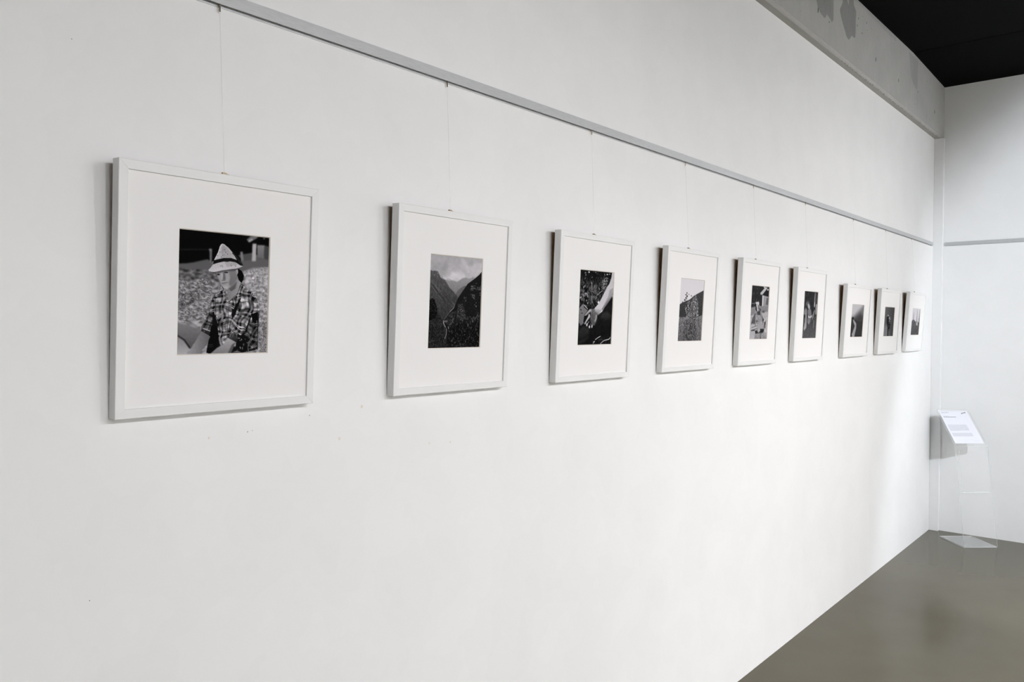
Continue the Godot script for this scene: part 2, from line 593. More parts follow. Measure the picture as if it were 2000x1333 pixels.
# mitred moulding along +x, outer edge at y = 0, inner edge at y = FM
func moulding(length: float) -> ArrayMesh:
	var prof := [Vector2(0, 0), Vector2(0, FT - 0.0009), Vector2(0.0009, FT), Vector2(FM - 0.0005, FT), Vector2(FM, FT - 0.0005), Vector2(FM, 0)]
	var st := new_st()
	var n := prof.size()
	var e := 0.00012      # hairline at the mitre
	for i in n:
		var p: Vector2 = prof[i]
		var q: Vector2 = prof[(i + 1) % n]
		quad(st, Vector3(p.x + e, p.x, p.y), Vector3(q.x + e, q.x, q.y), Vector3(length - q.x - e, q.x, q.y), Vector3(length - p.x - e, p.x, p.y))
	for i in range(1, n - 1):
		var a: Vector2 = prof[0]
		var b: Vector2 = prof[i]
		var c: Vector2 = prof[i + 1]
		tri(st, Vector3(a.x + e, a.x, a.y), Vector3(b.x + e, b.x, b.y), Vector3(c.x + e, c.x, c.y))
		tri(st, Vector3(length - a.x - e, a.x, a.y), Vector3(length - c.x - e, c.x, c.y), Vector3(length - b.x - e, b.x, b.y))
	return done(st)


# mat board with a bevelled window; w, h inner size, window given by its margins
func mat_mesh(w: float, h: float, wl: float, wb: float, ww: float, wh: float) -> Array:
	var t := 0.0022
	var st := new_st()
	var o := [Vector3(0, 0, FR), Vector3(w, 0, FR), Vector3(w, h, FR), Vector3(0, h, FR)]
	var i0 := [Vector3(wl, wb, FR), Vector3(wl + ww, wb, FR), Vector3(wl + ww, wb + wh, FR), Vector3(wl, wb + wh, FR)]
	for k in 4:
		quad(st, o[k], o[(k + 1) % 4], i0[(k + 1) % 4], i0[k])
	var face := done(st)
	st = new_st()
	var c := Vector3(wl + ww * 0.5, wb + wh * 0.5, 0)
	var i1 := []
	for p in i0:
		i1.append(Vector3(p.x + signf(c.x - p.x) * t * 0.8, p.y + signf(c.y - p.y) * t * 0.8, FR - t))
	for k in 4:
		quad(st, i0[k], i0[(k + 1) % 4], i1[(k + 1) % 4], i1[k])
	return [face, done(st), i1]


func build_pictures() -> void:
	# left edge along the wall, height of the lower edge, tilt, portrait?, label of what hangs there
	var rows := [
		[-0.6046, -0.1653, 0.0464, true, "a woman in a pointed hat"],
		[-1.2384, -0.1654, 0.0420, true, "a deep mountain valley"],
		[-1.8665, -0.1667, 0.0424, true, "an arm and open hand"],
		[-2.4938, -0.1620, 0.0518, true, "tall weeds before a slope"],
		[-3.1236, -0.1611, 0.0470, true, "a person with folded arms"],
		[-3.7419, -0.1622, 0.0462, true, "pale shapes before dark trees"],
		[-4.4655, -0.1617, 0.0580, false, "a pale path on a hillside"],
		[-5.1111, -0.1620, 0.0534, false, "a dark upright shape with bright spots"],
		[-5.7523, -0.1574, 0.0655, false, "bare trees under a pale sky"],
	]
	var meshes := {}
	for portrait in [true, false]:
		var W := 0.4098 if portrait else 0.4442
		var H := 0.45 if portrait else 0.402
		var ww := 0.1889 if portrait else 0.2186
		var wh := 0.2325 if portrait else 0.1844
		var wv := 0.1087 if portrait else 0.1093
		var mm := mat_mesh(W - 2 * FM, H - 2 * FM, (W - ww) * 0.5 - FM, wv - FM, ww, wh)
		meshes[portrait] = {"W": W, "H": H, "h": moulding(W), "v": moulding(H), "face": mm[0], "bevel": mm[1], "win": mm[2],
			"back": box(Vector3(-W * 0.5 + 0.0012, 0.0012, -0.0012), Vector3(W * 0.5 - 0.0012, H - 0.0012, -0.0001))}
	var hooks := [-0.813, -1.432, -2.073, -2.690, -3.308, -3.928, -4.677, -5.321, -5.965]
	for i in rows.size():
		var r: Array = rows[i]
		var k: Dictionary = meshes[r[3]]
		var th: float = r[2]
		var n := Vector3(cos(th), -sin(th), 0)
		var v := Vector3(sin(th), cos(th), 0)
		var bs := Basis(Vector3(0, 0, -1), v, n)
		var W: float = k.W
		var H: float = k.H
		var at := Vector3(0.0014, EYE + r[1], r[0] - W * 0.5)
		var f := thing("framed_photograph", "white framed black and white photograph of " + r[4], "picture", at, bs, "framed photographs on the picture wall")
		part("moulding", k.h, mats.frame_white, f, Vector3(-W * 0.5, 0, 0))
		part("moulding", k.h, mats.frame_white, f, Vector3(W * 0.5, H, 0), Basis(Vector3.BACK, PI))
		part("moulding", k.v, mats.frame_white, f, Vector3(-W * 0.5, H, 0), Basis(Vector3.BACK, -PI / 2))
		part("moulding", k.v, mats.frame_white, f, Vector3(W * 0.5, 0, 0), Basis(Vector3.BACK, PI / 2))
		part("backing_board", k.back, mats.backing, f)
		var off := Vector3(-W * 0.5 + FM, FM, 0)
		var mb := part("mat_board", k.face, mats.mat_board, f, off)
		part("bevel", k.bevel, mats.mat_core, mb)
		var st := new_st()
		var p := []
		for q in k.win:
			p.append(q + off + Vector3(0, 0, -0.0002))
		quad_uv(st, p, [Vector2(0, 1), Vector2(1, 1), Vector2(1, 0), Vector2(0, 0)])
		var pm := mat("print_%d" % i, Color(1, 1, 1), 0.6, 0.1)
		pm.albedo_texture = print_texture(i)
		var pr := part("photograph", done(st), pm, f)
		pr.set_meta("label", "black and white print of " + r[4])
		hang(hooks[i], at, bs, H, r[4])


func hang(z: float, at: Vector3, bs: Basis, H: float, what: String) -> void:
	var t := thing("nylon_hanger", "clear nylon cord holding up the photograph of " + what, "hanger", Vector3(0.0055, EYE + 0.6144, z), Basis.IDENTITY, "hanging cords on the picture rail")
	# hook that drops out of the rail
	part("rail_hook", box(Vector3(-0.0014, -0.0135, -0.0016), Vector3(0.0014, 0.004, 0.0016), 0.0006), mats.nickel, t)
	# the clip sits behind the upper edge of the frame
	var top := at + bs * Vector3(0, H, 0)
	var cp := Vector3(top.x - 0.001, top.y + 0.0, z)
	var rel := cp - t.position
	part("line", tube([Vector3(0, -0.0125, 0), rel + Vector3(-0.001, 0.003, 0)], 0.0009, 8), mats.nylon, t)
	var st := new_st()
	var prof := PackedVector2Array([Vector2(-0.003, -0.012), Vector2(0.0135, -0.012), Vector2(0.0135, 0.0005), Vector2(0.012, 0.0025), Vector2(0.0075, 0.0030), Vector2(0.0035, 0.0055), Vector2(-0.003, 0.0058)])
	add_extrusion(st, prof, rel + Vector3(-0.006, 0.0015, 0), Vector3(0, 0, -1), Vector3.UP, Vector3(0.0055, 0, 0))
	part("clip", done(st), mats.clip_metal, t)


# ------------------------------------------------------------------ acrylic lectern in the corner
func build_lectern() -> void:
	var e := Vector3(0.7384, 0, -0.6744)
	var zf := Vector3(0.6744, 0, 0.7384)       # towards the reader
	var d := Vector3(0.307, 0, -6.201)         # front left corner on the floor
	var w := 0.236
	var bs := Basis(e, Vector3.UP, zf)
	var at := d + e * w * 0.5
	var t := thing("acrylic_lectern", "clear acrylic lectern of bent sheet standing in the corner", "lectern", at, bs)
	var th := 0.005
	# side view, (z towards the reader, height)
	var base_a := Vector2(-0.291, 0.0)
	var base_b := Vector2(-0.004, 0.0)
	var foot := Vector2(0.0, 0.006)
	var bend := Vector2(-0.124, 0.69)
	var top := Vector2(-0.358, 0.918)
	sheet("base_plate", t, [base_a, base_b], w, th + 0.002)
	sheet("upright", t, [foot, bend], w, th)
	sheet("reading_panel", t, [bend, top], w, th)
	# clear brochure pocket on the front of the upright
	var up := (bend - foot).normalized()
	var nn := Vector2(up.y, -up.x)
	var p0 := foot + up * 0.372
	var p1 := foot + up * 0.66
	sheet("pocket", t, [p0 + nn * 0.018, p1 + nn * 0.018], 0.205, 0.002)
	sheet("pocket_floor", t, [p0, p0 + nn * 0.018], 0.205, 0.002)

	# the information sheet lying on the reading panel
	var dir := (top - bend).normalized()
	var nrm := Vector2(dir.y, -dir.x)
	if nrm.y < 0:
		nrm = -nrm
	var q := bend + dir * 0.022 + nrm * 0.0008
	var o := at + bs * Vector3(0, q.y, q.x)
	var pb := Basis(e, bs * Vector3(0, dir.y, dir.x), bs * Vector3(0, nrm.y, nrm.x))
	var s := thing("information_sheet", "white printed information sheet lying on the acrylic lectern", "paper", o, pb)
	var st := new_st()
	var pw := 0.105
	quad_uv(st, [Vector3(-pw, 0, 0.0003), Vector3(pw, 0, 0.0003), Vector3(pw, 0.297, 0.0003), Vector3(-pw, 0.297, 0.0003)], [Vector2(0, 1), Vector2(1, 1), Vector2(1, 0), Vector2(0, 0)])
	var pm := mat("sheet_print", Color(1, 1, 1), 0.7, 0.3)
	pm.albedo_texture = sheet_texture()
	pm.backlight_enabled = true
	pm.backlight = Color(0.6, 0.6, 0.6)
	part("page", done(st), pm, s)


# a straight acrylic sheet between two points of the side view, centred on x, with paler cut edges
func sheet(called: String, parent: Node3D, seg: Array, w: float, th: float) -> void:
	var a: Vector2 = seg[0]
	var b: Vector2 = seg[1]
	var dd := (b - a).normalized()
	var n := Vector2(-dd.y, dd.x)
	if n.y < 0 or (absf(n.y) < 0.3 and n.x > 0):
		n = -n
	if absf(n.y) >= 0.3 and n.y < 0:
		n = -n
	var h := w * 0.5
	var P := func(p: Vector2, x: float) -> Vector3: return Vector3(x, p.y, p.x)
	var st := new_st()
	quad(st, P.call(a, -h), P.call(a, h), P.call(b, h), P.call(b, -h))
	quad(st, P.call(b + n * th, -h), P.call(b + n * th, h), P.call(a + n * th, h), P.call(a + n * th, -h))
	var o := part(called, done(st), mats.acrylic_base if called == "base_plate" else mats.acrylic, parent)
	st = new_st()
	for x in [-h, h]:
		quad(st, P.call(a, x), P.call(b, x), P.call(b + n * th, x), P.call(a + n * th, x))
	quad(st, P.call(a, -h), P.call(a, h), P.call(a + n * th, h), P.call(a + n * th, -h))
	quad(st, P.call(b, -h), P.call(b, h), P.call(b + n * th, h), P.call(b + n * th, -h))
	part("cut_edge", done(st), mats.acrylic_edge, o)

# ------------------------------------------------------------------ the printed photographs
# A small grey-scale painter. Shapes are traced in a view of the print (origin and scale set with look())
# and carried to the flat print by the homography of its four corners.
class Painter:
	var w: int
	var h: int
	var b := PackedFloat32Array()
	var ox := 0.0
	var oy := 0.0
	var sc := 1.0
	var m := PackedFloat64Array()
	var rng := RandomNumberGenerator.new()
	var nz := FastNoiseLite.new()

	func _init(w_: int, h_: int, seed_: int) -> void:
		w = w_
		h = h_
		b.resize(w * h)
		rng.seed = seed_
		nz.seed = seed_
		nz.noise_type = FastNoiseLite.TYPE_SIMPLEX_SMOOTH
		nz.frequency = 1.0
		nz.fractal_octaves = 3

	func look(x: float, y: float, s: float) -> void:
		ox = x
		oy = y
		sc = s

	# corners top left, top right, bottom right, bottom left in the current view
	func corners(q: Array) -> void:
		var p := []
		for i in 4:
			p.append(Vector2(ox + q[2 * i] / sc, oy + q[2 * i + 1] / sc))
		var sx: float = p[0].x - p[1].x + p[2].x - p[3].x
		var sy: float = p[0].y - p[1].y + p[2].y - p[3].y
		var dx1: float = p[1].x - p[2].x
		var dx2: float = p[3].x - p[2].x
		var dy1: float = p[1].y - p[2].y
		var dy2: float = p[3].y - p[2].y
		var det := dx1 * dy2 - dx2 * dy1
		var g := (sx * dy2 - dx2 * sy) / det
		var k := (dx1 * sy - sx * dy1) / det
		var a: float = p[1].x - p[0].x + g * p[1].x
		var bb: float = p[3].x - p[0].x + k * p[3].x
		var c: float = p[0].x
		var d: float = p[1].y - p[0].y + g * p[1].y
		var e: float = p[3].y - p[0].y + k * p[3].y
		var f: float = p[0].y
		m = PackedFloat64Array([e - f * k, c * k - bb, bb * f - c * e, f * g - d, a - c * g, c * d - a * f, d * k - e * g, bb * g - a * k, a * e - bb * d])

	func at(x: float, y: float) -> Vector2:
		var X := ox + x / sc
		var Y := oy + y / sc
		var z := m[6] * X + m[7] * Y + m[8]
		return Vector2((m[0] * X + m[1] * Y + m[2]) / z * w, (m[3] * X + m[4] * Y + m[5]) / z * h)

	func pts(q: Array) -> PackedVector2Array:
		var r := PackedVector2Array()
		for i in range(0, q.size(), 2):
			r.append(at(q[i], q[i + 1]))
		return r

	func fill(v: float) -> void:
		b.fill(v)

	# polygon; v0 at its top to v1 at its bottom (or left to right), with grain and blotches
	func poly(q: Array, v0: float, v1 := -1.0, grain := 0.0, across := false, freq := 0.05, sx := 1.0, sy := 1.0) -> void:
		area(pts(q), v0, v0 if v1 < 0.0 else v1, grain, across, freq, sx, sy)

	func area(p: PackedVector2Array, v0: float, v1: float, grain: float, across: bool, freq: float, sx: float, sy: float) -> void:
		var lo := p[0]
		var hi := p[0]
		for q in p:
			lo = lo.min(q)
			hi = hi.max(q)
		var n := p.size()
		for y in range(maxi(0, int(lo.y)), mini(h, int(hi.y) + 1)):
			var cy := y + 0.5
			var xs := []
			for i in n:
				var a := p[i]
				var c := p[(i + 1) % n]
				if (a.y <= cy) != (c.y <= cy):
					xs.append(a.x + (cy - a.y) / (c.y - a.y) * (c.x - a.x))
			xs.sort()
			for i in range(0, xs.size() - 1, 2):
				for x in range(maxi(0, int(round(xs[i]))), mini(w, int(round(xs[i + 1])))):
					var t := clampf((x - lo.x) / maxf(1.0, hi.x - lo.x) if across else (cy - lo.y) / maxf(1.0, hi.y - lo.y), 0.0, 1.0)
					var v := lerpf(v0, v1, t)
					if grain > 0.0:
						v += grain * nz.get_noise_2d(x * freq * sx, y * freq * sy)
					b[y * w + x] = v

	func stroke(q: Array, w0: float, w1: float, v: float) -> void:
		var p := pts(q)
		var px := (at(10.0, 0) - at(0, 0)).length() / 10.0
		for i in p.size() - 1:
			var d := p[i + 1] - p[i]
			var nn := Vector2(-d.y, d.x).normalized()
			var a0 := lerpf(w0, w1, float(i) / (p.size() - 1)) * px * 0.5
			var a1 := lerpf(w0, w1, float(i + 1) / (p.size() - 1)) * px * 0.5
			area(PackedVector2Array([p[i] + nn * a0, p[i + 1] + nn * a1, p[i + 1] - nn * a1, p[i] - nn * a0]), v, v, 0.0, false, 1.0, 1.0, 1.0)
			if i > 0 and a0 > 1.0:
				disc(p[i], a0, a0, v)

	func disc(c: Vector2, rx: float, ry: float, v: float) -> void:
		for y in range(maxi(0, int(c.y - ry)), mini(h, int(c.y + ry) + 1)):
			for x in range(maxi(0, int(c.x - rx)), mini(w, int(c.x + rx) + 1)):
				if pow((x + 0.5 - c.x) / rx, 2) + pow((y + 0.5 - c.y) / ry, 2) <= 1.0:
					b[y * w + x] = v

	func spot(x: float, y: float, rx: float, ry: float, v: float) -> void:
		var k := (at(x + 10.0, y) - at(x, y)).length() / 10.0
		var k2 := (at(x, y + 10.0) - at(x, y)).length() / 10.0
		disc(at(x, y), maxf(0.6, rx * k), maxf(0.6, ry * k2), v)

	# many short strokes or flecks inside a polygon
	func flecks(q: Array, n: int, len0: float, len1: float, wid: float, va: float, vb: float, ang := 1.57, spread := 0.8, clump := 0.0) -> void:
		var p := pts(q)
		var lo := p[0]
		var hi := p[0]
		for k in p:
			lo = lo.min(k)
			hi = hi.max(k)
		for i in n:
			var c := Vector2(rng.randf_range(lo.x, hi.x), rng.randf_range(lo.y, hi.y))
			var a := ang + rng.randf_range(-spread, spread)
			var l := rng.randf_range(len0, len1)
			var v := lerpf(va, vb, pow(rng.randf(), 1.7))
			if not Geometry2D.is_point_in_polygon(c, p) or (clump > 0.0 and nz.get_noise_2d(c.x * clump, c.y * clump) < 0.02):
				continue
			var d := Vector2(cos(a), sin(a)) * l * 0.5
			var nn := Vector2(-d.y, d.x).normalized() * wid * 0.5
			area(PackedVector2Array([c - d + nn, c + d + nn, c + d - nn, c - d - nn]), v, v, 0.0, false, 1.0, 1.0, 1.0)

	# checked cloth: angle, block size in pixels of the view, phase
	func plaid(q: Array, ang: float, size: float, pu: float, pv: float, shade := 1.0, bend := 0.0) -> void:
		var p := pts(q)
		var lo := p[0]
		var hi := p[0]
		for k in p:
			lo = lo.min(k)
			hi = hi.max(k)
		var s := size * (at(10.0, 0) - at(0, 0)).length() / 10.0
		var ca := cos(ang)
		var sa := sin(ang)
		nz.fractal_octaves = 1
		for y in range(maxi(0, int(lo.y)), mini(h, int(hi.y) + 1)):
			for x in range(maxi(0, int(lo.x)), mini(w, int(hi.x) + 1)):
				if not Geometry2D.is_point_in_polygon(Vector2(x + 0.5, y + 0.5), p):
					continue
				var wob := nz.get_noise_2d(x * 0.009, y * 0.009) * 0.24
				var u := (x * ca + y * sa) / s + pu + wob + bend * pow((y - lo.y) / (hi.y - lo.y), 2)
				var v := (-x * sa + y * ca) / s + pv + nz.get_noise_2d(x * 0.009 + 40.0, y * 0.009) * 0.24
				var fu := u - floorf(u)
				var fv := v - floorf(v)
				var lu := fu < 0.5
				var lv := fv < 0.5
				var t := 18.0
				if lu and lv:
					t = 168.0
				elif lu or lv:
					t = 84.0
				if absf(fu - 0.71) < 0.022 or absf(fu - 0.79) < 0.02 or absf(fv - 0.71) < 0.022 or absf(fv - 0.79) < 0.02:
					t = maxf(t, 150.0) + 25.0
				elif absf(fu - 0.22) < 0.016 or absf(fv - 0.28) < 0.016:
					t = t * 0.55
				t *= shade * (0.95 + 0.5 * nz.get_noise_2d(x * 0.02 + 90.0, y * 0.03))
				b[y * w + x] = clampf(t, 6.0, 215.0)
		nz.fractal_octaves = 3

	func blur(r: int) -> void:
		if r < 1:
			return
		for pass_ in 2:
			var o := PackedFloat32Array()
			o.resize(w * h)
			var n := 1.0 / (2 * r + 1)
			for y in h:
				var acc := 0.0
				for x in range(-r, r + 1):
					acc += b[y * w + clampi(x, 0, w - 1)]
				for x in w:
					o[y * w + x] = acc * n
					acc += b[y * w + mini(x + r + 1, w - 1)] - b[y * w + maxi(x - r, 0)]
			for x in w:
				var acc := 0.0
				for y in range(-r, r + 1):
					acc += o[clampi(y, 0, h - 1) * w + x]
				for y in h:
					b[y * w + x] = acc * n
					acc += o[mini(y + r + 1, h - 1) * w + x] - o[maxi(y - r, 0) * w + x]

	# blur inside a rectangle of the view
	func soften(x0: float, y0: float, x1: float, y1: float, r: int) -> void:
		var q := pts([x0, y0, x1, y0, x1, y1, x0, y1])
		var lo := q[0]
		var hi := q[0]
		for k in q:
			lo = lo.min(k)
			hi = hi.max(k)
		var ax := clampi(int(lo.x), 0, w - 1)
		var ay := clampi(int(lo.y), 0, h - 1)
		var bx := clampi(int(hi.x), ax + 1, w)
		var by := clampi(int(hi.y), ay + 1, h)
		var s := Painter.new(bx - ax, by - ay, 1)
		for y in range(ay, by):
			for x in range(ax, bx):
				s.b[(y - ay) * s.w + x - ax] = b[y * w + x]
		s.blur(r)
		for y in range(ay, by):
			for x in range(ax, bx):
				b[y * w + x] = s.b[(y - ay) * s.w + x - ax]

	# add blotches over the whole picture below a line (in pixels of the print)
	func blotch(y0: float, amp: float, fx: float, fy: float, oct := 3) -> void:
		nz.fractal_octaves = oct
		for y in range(maxi(0, int(y0)), h):
			for x in w:
				b[y * w + x] += amp * nz.get_noise_2d(x * fx, y * fy)
		nz.fractal_octaves = 3

	func texture(gain: float) -> ImageTexture:
		var im := Image.create(w, h, false, Image.FORMAT_RGB8)
		for y in h:
			for x in w:
				var v := clampf(b[y * w + x] * gain / 255.0, 0.012, 0.96)
				im.set_pixel(x, y, Color(v, v * 0.985, minf(1.0, v * 1.005)))
		return ImageTexture.create_from_image(im)


func print_texture(i: int) -> Texture2D:
	match i:
		0: return print_woman()
		1: return print_valley()
		2: return print_hand()
		3: return print_weeds()
		4: return print_worker()
		5: return print_posts()
		6: return print_path()
		7: return print_shape()
	return print_spruces()


func print_woman() -> Texture2D:
	var p := Painter.new(560, 689, 101)
	p.look(0, 0, 1)
	p.corners([354.3, 447.0, 530.7, 464.9, 525.2, 690.9, 349.1, 694.3])
	p.fill(5)
	# meadow
	p.look(330, 430, 4.76)
	p.poly([90, 405, 180, 402, 250, 392, 330, 374, 380, 365, 410, 388, 520, 420, 690, 385, 720, 335, 800, 320, 970, 340, 960, 1270, 80, 1280], 88, 92)
	p.poly([90, 570, 420, 545, 520, 600, 700, 480, 800, 445, 970, 430, 960, 1270, 80, 1280], 128, 146)
	p.poly([720, 480, 970, 440, 960, 900, 740, 760], 165, 150)
	p.poly([80, 700, 300, 640, 300, 760, 80, 830], 95)
	p.blotch(215, 85, 0.022, 0.05, 2)
	p.blotch(300, 60, 0.06, 0.1, 2)
	p.poly([112, 80, 970, 150, 970, 330, 800, 320, 720, 335, 690, 372, 520, 420, 410, 378, 380, 362, 330, 370, 250, 388, 180, 398, 100, 398], 5)
	p.look(440, 450, 10.25)
	p.poly([300, 500, 590, 450, 610, 620, 400, 620], 78)
	p.poly([590, 600, 925, 600, 910, 740, 400, 760, 400, 620], 92)
	p.poly([690, 295, 835, 300, 825, 575, 690, 540], 128, 100)
	p.poly([835, 300, 930, 330, 915, 600, 830, 575], 66)
	p.poly([595, 268, 675, 268, 662, 622, 582, 622], 172)
	p.poly([470, 185, 525, 248, 650, 180, 720, 130, 560, 118], 118, 80)
	p.poly([500, 205, 525, 245, 610, 190, 585, 165], 160)
	p.spot(830, 165, 22, 12, 130)
	p.poly([345, 430, 398, 430, 412, 612, 360, 612], 122)
	p.look(345, 440, 10.25)
	p.poly([700, 475, 750, 475, 745, 760, 705, 760], 105)
	p.spot(718, 492, 34, 24, 125)
	p.stroke([95, 488, 400, 484, 690, 490], 16, 12, 42)
	p.blur(3)
	p.look(330, 430, 4.76)
	p.blur(1)
	p.flecks([90, 560, 420, 545, 440, 700, 380, 930, 100, 960], 900, 6, 15, 5.0, 72, 185, 0.2, 0.5)
	p.flecks([720, 480, 960, 430, 940, 1240, 860, 1240, 860, 780], 760, 4, 11, 4.0, 90, 195, 0.4, 1.0)
	p.blur(1)
	p.flecks([850, 950, 950, 950, 935, 1245, 850, 1245], 700, 2, 5, 2.2, 30, 190, 0.4, 1.5)
	# legs
	p.look(345, 565, 10.25)
	p.poly([50, 690, 280, 740, 530, 822, 540, 900, 310, 1215, 200, 1060, 50, 945], 122, 80, 8)
	p.poly([50, 950, 190, 1045, 300, 1200, 240, 1335, 30, 1335], 128, 168, 6)
	p.stroke([55, 942, 190, 1035, 305, 1200], 22, 30, 18)
	p.soften(30, 690, 560, 1335, 3)
	# shirt body and sleeves
	p.look(330, 430, 4.76)
	p.poly([530, 650, 480, 675, 445, 700, 415, 750, 400, 830, 385, 890, 350, 950, 320, 1000, 320, 1040, 390, 1080, 380, 1250, 700, 1245, 850, 1215, 850, 1100, 858, 950, 866, 850, 856, 780, 830, 720, 780, 660, 720, 612, 690, 590, 660, 700, 580, 765, 545, 700], 16)
	p.plaid([535, 655, 500, 668, 455, 700, 440, 760, 440, 860, 470, 960, 480, 1090, 500, 1200, 640, 1190, 660, 1060, 620, 960, 600, 880, 640, 800, 690, 720, 660, 700, 580, 768, 550, 720], 0.03, 128, 0.15, 0.35)
	p.plaid([500, 668, 455, 692, 418, 750, 402, 830, 392, 880, 440, 890, 450, 800, 460, 740], -0.25, 110, 0.1, 0.4)
	p.plaid([690, 592, 720, 612, 780, 660, 830, 720, 856, 780, 866, 850, 850, 930, 790, 960, 690, 900, 640, 880, 690, 740, 700, 680], 0.16, 150, 0.10, 0.62)
	p.plaid([640, 880, 700, 900, 770, 940, 740, 1040, 690, 1080, 620, 1050, 590, 1010, 600, 940], 0.62, 135, 0.2, 0.05)
	p.plaid([770, 960, 848, 940, 846, 1190, 760, 1220, 700, 1120, 730, 1060], 0.35, 130, 0.5, 0.55, 0.6)
	p.plaid([350, 950, 392, 890, 430, 905, 420, 985, 395, 1075, 322, 1040, 322, 1002], 0.3, 90, 0.2, 0.7, 0.62)
	p.plaid([660, 598, 690, 592, 712, 625, 700, 700, 645, 745, 640, 700], 0.12, 110, 0.45, 0.0)
	p.plaid([545, 650, 560, 700, 580, 760, 556, 740, 535, 690], 0.0, 50, 0.2, 0.2)
	# folds and gaps of the shirt
	p.stroke([690, 690, 660, 780, 625, 850], 4, 9, 14)
	p.stroke([800, 860, 765, 960, 735, 1050], 10, 16, 10)
	p.stroke([455, 760, 455, 900, 485, 960, 470, 1000], 5, 10, 22)
	p.stroke([582, 768, 572, 900, 560, 1100], 3, 3, 26)
	p.stroke([580, 765, 640, 705], 4, 3, 20)
	p.poly([412, 990, 455, 985, 480, 1040, 470, 1180, 420, 1245, 365, 1245, 395, 1080], 9)
	p.poly([700, 1080, 760, 1100, 750, 1235, 640, 1240, 660, 1150], 14)
	p.poly([790, 880, 852, 860, 850, 935, 800, 965], 10)
	p.stroke([385, 1170, 432, 1168], 4, 4, 70)
	p.stroke([385, 1188, 432, 1186], 4, 4, 60)
	p.poly([463, 880, 520, 868, 530, 900, 475, 930], 150, 105, 20)
	# forearms and cuffs
	p.look(345, 565, 10.25)
	p.poly([535, 868, 560, 870, 715, 965, 640, 1135, 480, 1320, 240, 1330, 375, 1140, 470, 965], 150, 92, 6, true)
	p.poly([528, 845, 560, 800, 715, 862, 700, 935, 552, 868], 52, 30, 14)
	p.stroke([565, 800, 715, 855], 22, 18, 175)
	p.stroke([600, 840, 585, 880], 10, 10, 120)
	p.look(435, 565, 10.25)
	p.poly([150, 985, 320, 1085, 275, 1160, 215, 1300, -205, 1310, -70, 1195, 60, 1120], 168, 120, 6)
	p.poly([310, 1075, 275, 1160, 215, 1300, 150, 1300, 230, 1130], 92, 75)
	p.poly([140, 985, 195, 872, 380, 1000, 310, 1082], 70, 30, 24)
	p.stroke([185, 985, 225, 885], 14, 14, 120)
	p.stroke([225, 1005, 262, 905], 10, 10, 100)
	p.poly([235, 1292, 330, 1252, 430, 1292], 100)
	p.flecks([200, 800, 450, 880, 520, 1000, 480, 1260, 340, 1250, 380, 1010], 34, 5, 14, 3.4, 60, 195, 0.5, 0.9)
	p.flecks([560, 860, 740, 940, 745, 1240, 520, 1290], 26, 6, 14, 3.0, 50, 160, 0.55, 0.4)
	p.soften(-200, 1000, 300, 1310, 2)
	# neck, hair, face
	p.look(330, 430, 4.76)
	p.poly([565, 640, 600, 618, 660, 560, 690, 590, 655, 690, 582, 750, 560, 690], 120, 150, 5, true)
	p.poly([575, 640, 610, 612, 655, 575, 640, 640, 600, 668], 88)
	p.poly([664, 452, 700, 478, 719, 520, 713, 560, 696, 588, 672, 562, 655, 520, 650, 490], 7)
	p.poly([455, 480, 520, 466, 600, 456, 655, 455, 668, 490, 662, 540, 640, 590, 600, 622, 565, 648, 546, 646, 528, 630, 503, 598, 480, 550, 463, 505], 148, 158, 4)
	p.poly([575, 470, 660, 458, 666, 500, 658, 545, 636, 588, 590, 622, 575, 590, 590, 540], 122, 108, 4)
	p.poly([455, 480, 520, 466, 600, 456, 655, 455, 658, 475, 600, 478, 540, 482, 520, 490, 470, 492], 78, 95)
	p.soften(468, 478, 650, 636, 4)
	p.poly([664, 452, 700, 478, 719, 520, 713, 560, 696, 588, 672, 562, 658, 520, 654, 490], 7)
	p.poly([505, 496, 518, 494, 528, 556, 514, 558], 176)
	p.poly([524, 492, 540, 490, 549, 552, 538, 564, 520, 562], 98)
	p.soften(495, 485, 560, 570, 3)
	p.stroke([508, 564, 545, 562], 4, 4, 72)
	p.spot(480, 508, 14, 8, 34)
	p.stroke([458, 494, 502, 488], 6, 4, 55)
	p.spot(552, 489, 20, 6, 36)
	p.stroke([510, 592, 530, 588, 568, 582], 6, 4, 62)
	p.stroke([516, 602, 556, 594], 9, 6, 128)
	p.spot(548, 630, 20, 10, 172)
	p.poly([640, 470, 662, 462, 665, 490, 655, 512, 646, 500], 168)
	p.stroke([646, 474, 652, 500], 4, 3, 60)
	p.soften(500, 575, 580, 640, 2)
	p.stroke([500, 604, 490, 660], 4, 3, 30)
	p.stroke([508, 612, 530, 648], 4, 6, 20)
	# hat
	p.poly([500, 230, 515, 218, 535, 224, 575, 260, 612, 305, 640, 350, 662, 388, 640, 396, 560, 388, 430, 412, 440, 370, 470, 320, 485, 285, 490, 250], 168, 180, 12)
	p.poly([520, 235, 545, 250, 600, 310, 630, 350, 560, 352, 500, 355, 505, 300], 148, 165, 18)
	p.stroke([516, 222, 497, 250, 480, 300, 445, 370], 9, 9, 208)
	p.stroke([522, 221, 575, 260, 615, 308], 5, 4, 200)
	p.poly([428, 412, 500, 394, 640, 388, 690, 418, 708, 434, 650, 454, 600, 459, 520, 470, 440, 486, 396, 482, 384, 466, 410, 440], 182, 192, 10)
	p.poly([540, 400, 640, 395, 660, 420, 560, 440], 160, 168, 10)
	p.poly([418, 380, 470, 366, 530, 354, 600, 354, 650, 372, 702, 416, 692, 428, 640, 394, 590, 386, 520, 388, 470, 400, 425, 414], 20, 14, 10)
	p.stroke([612, 304, 650, 345, 705, 424], 14, 20, 34)
	p.stroke([430, 384, 424, 410], 14, 10, 110)
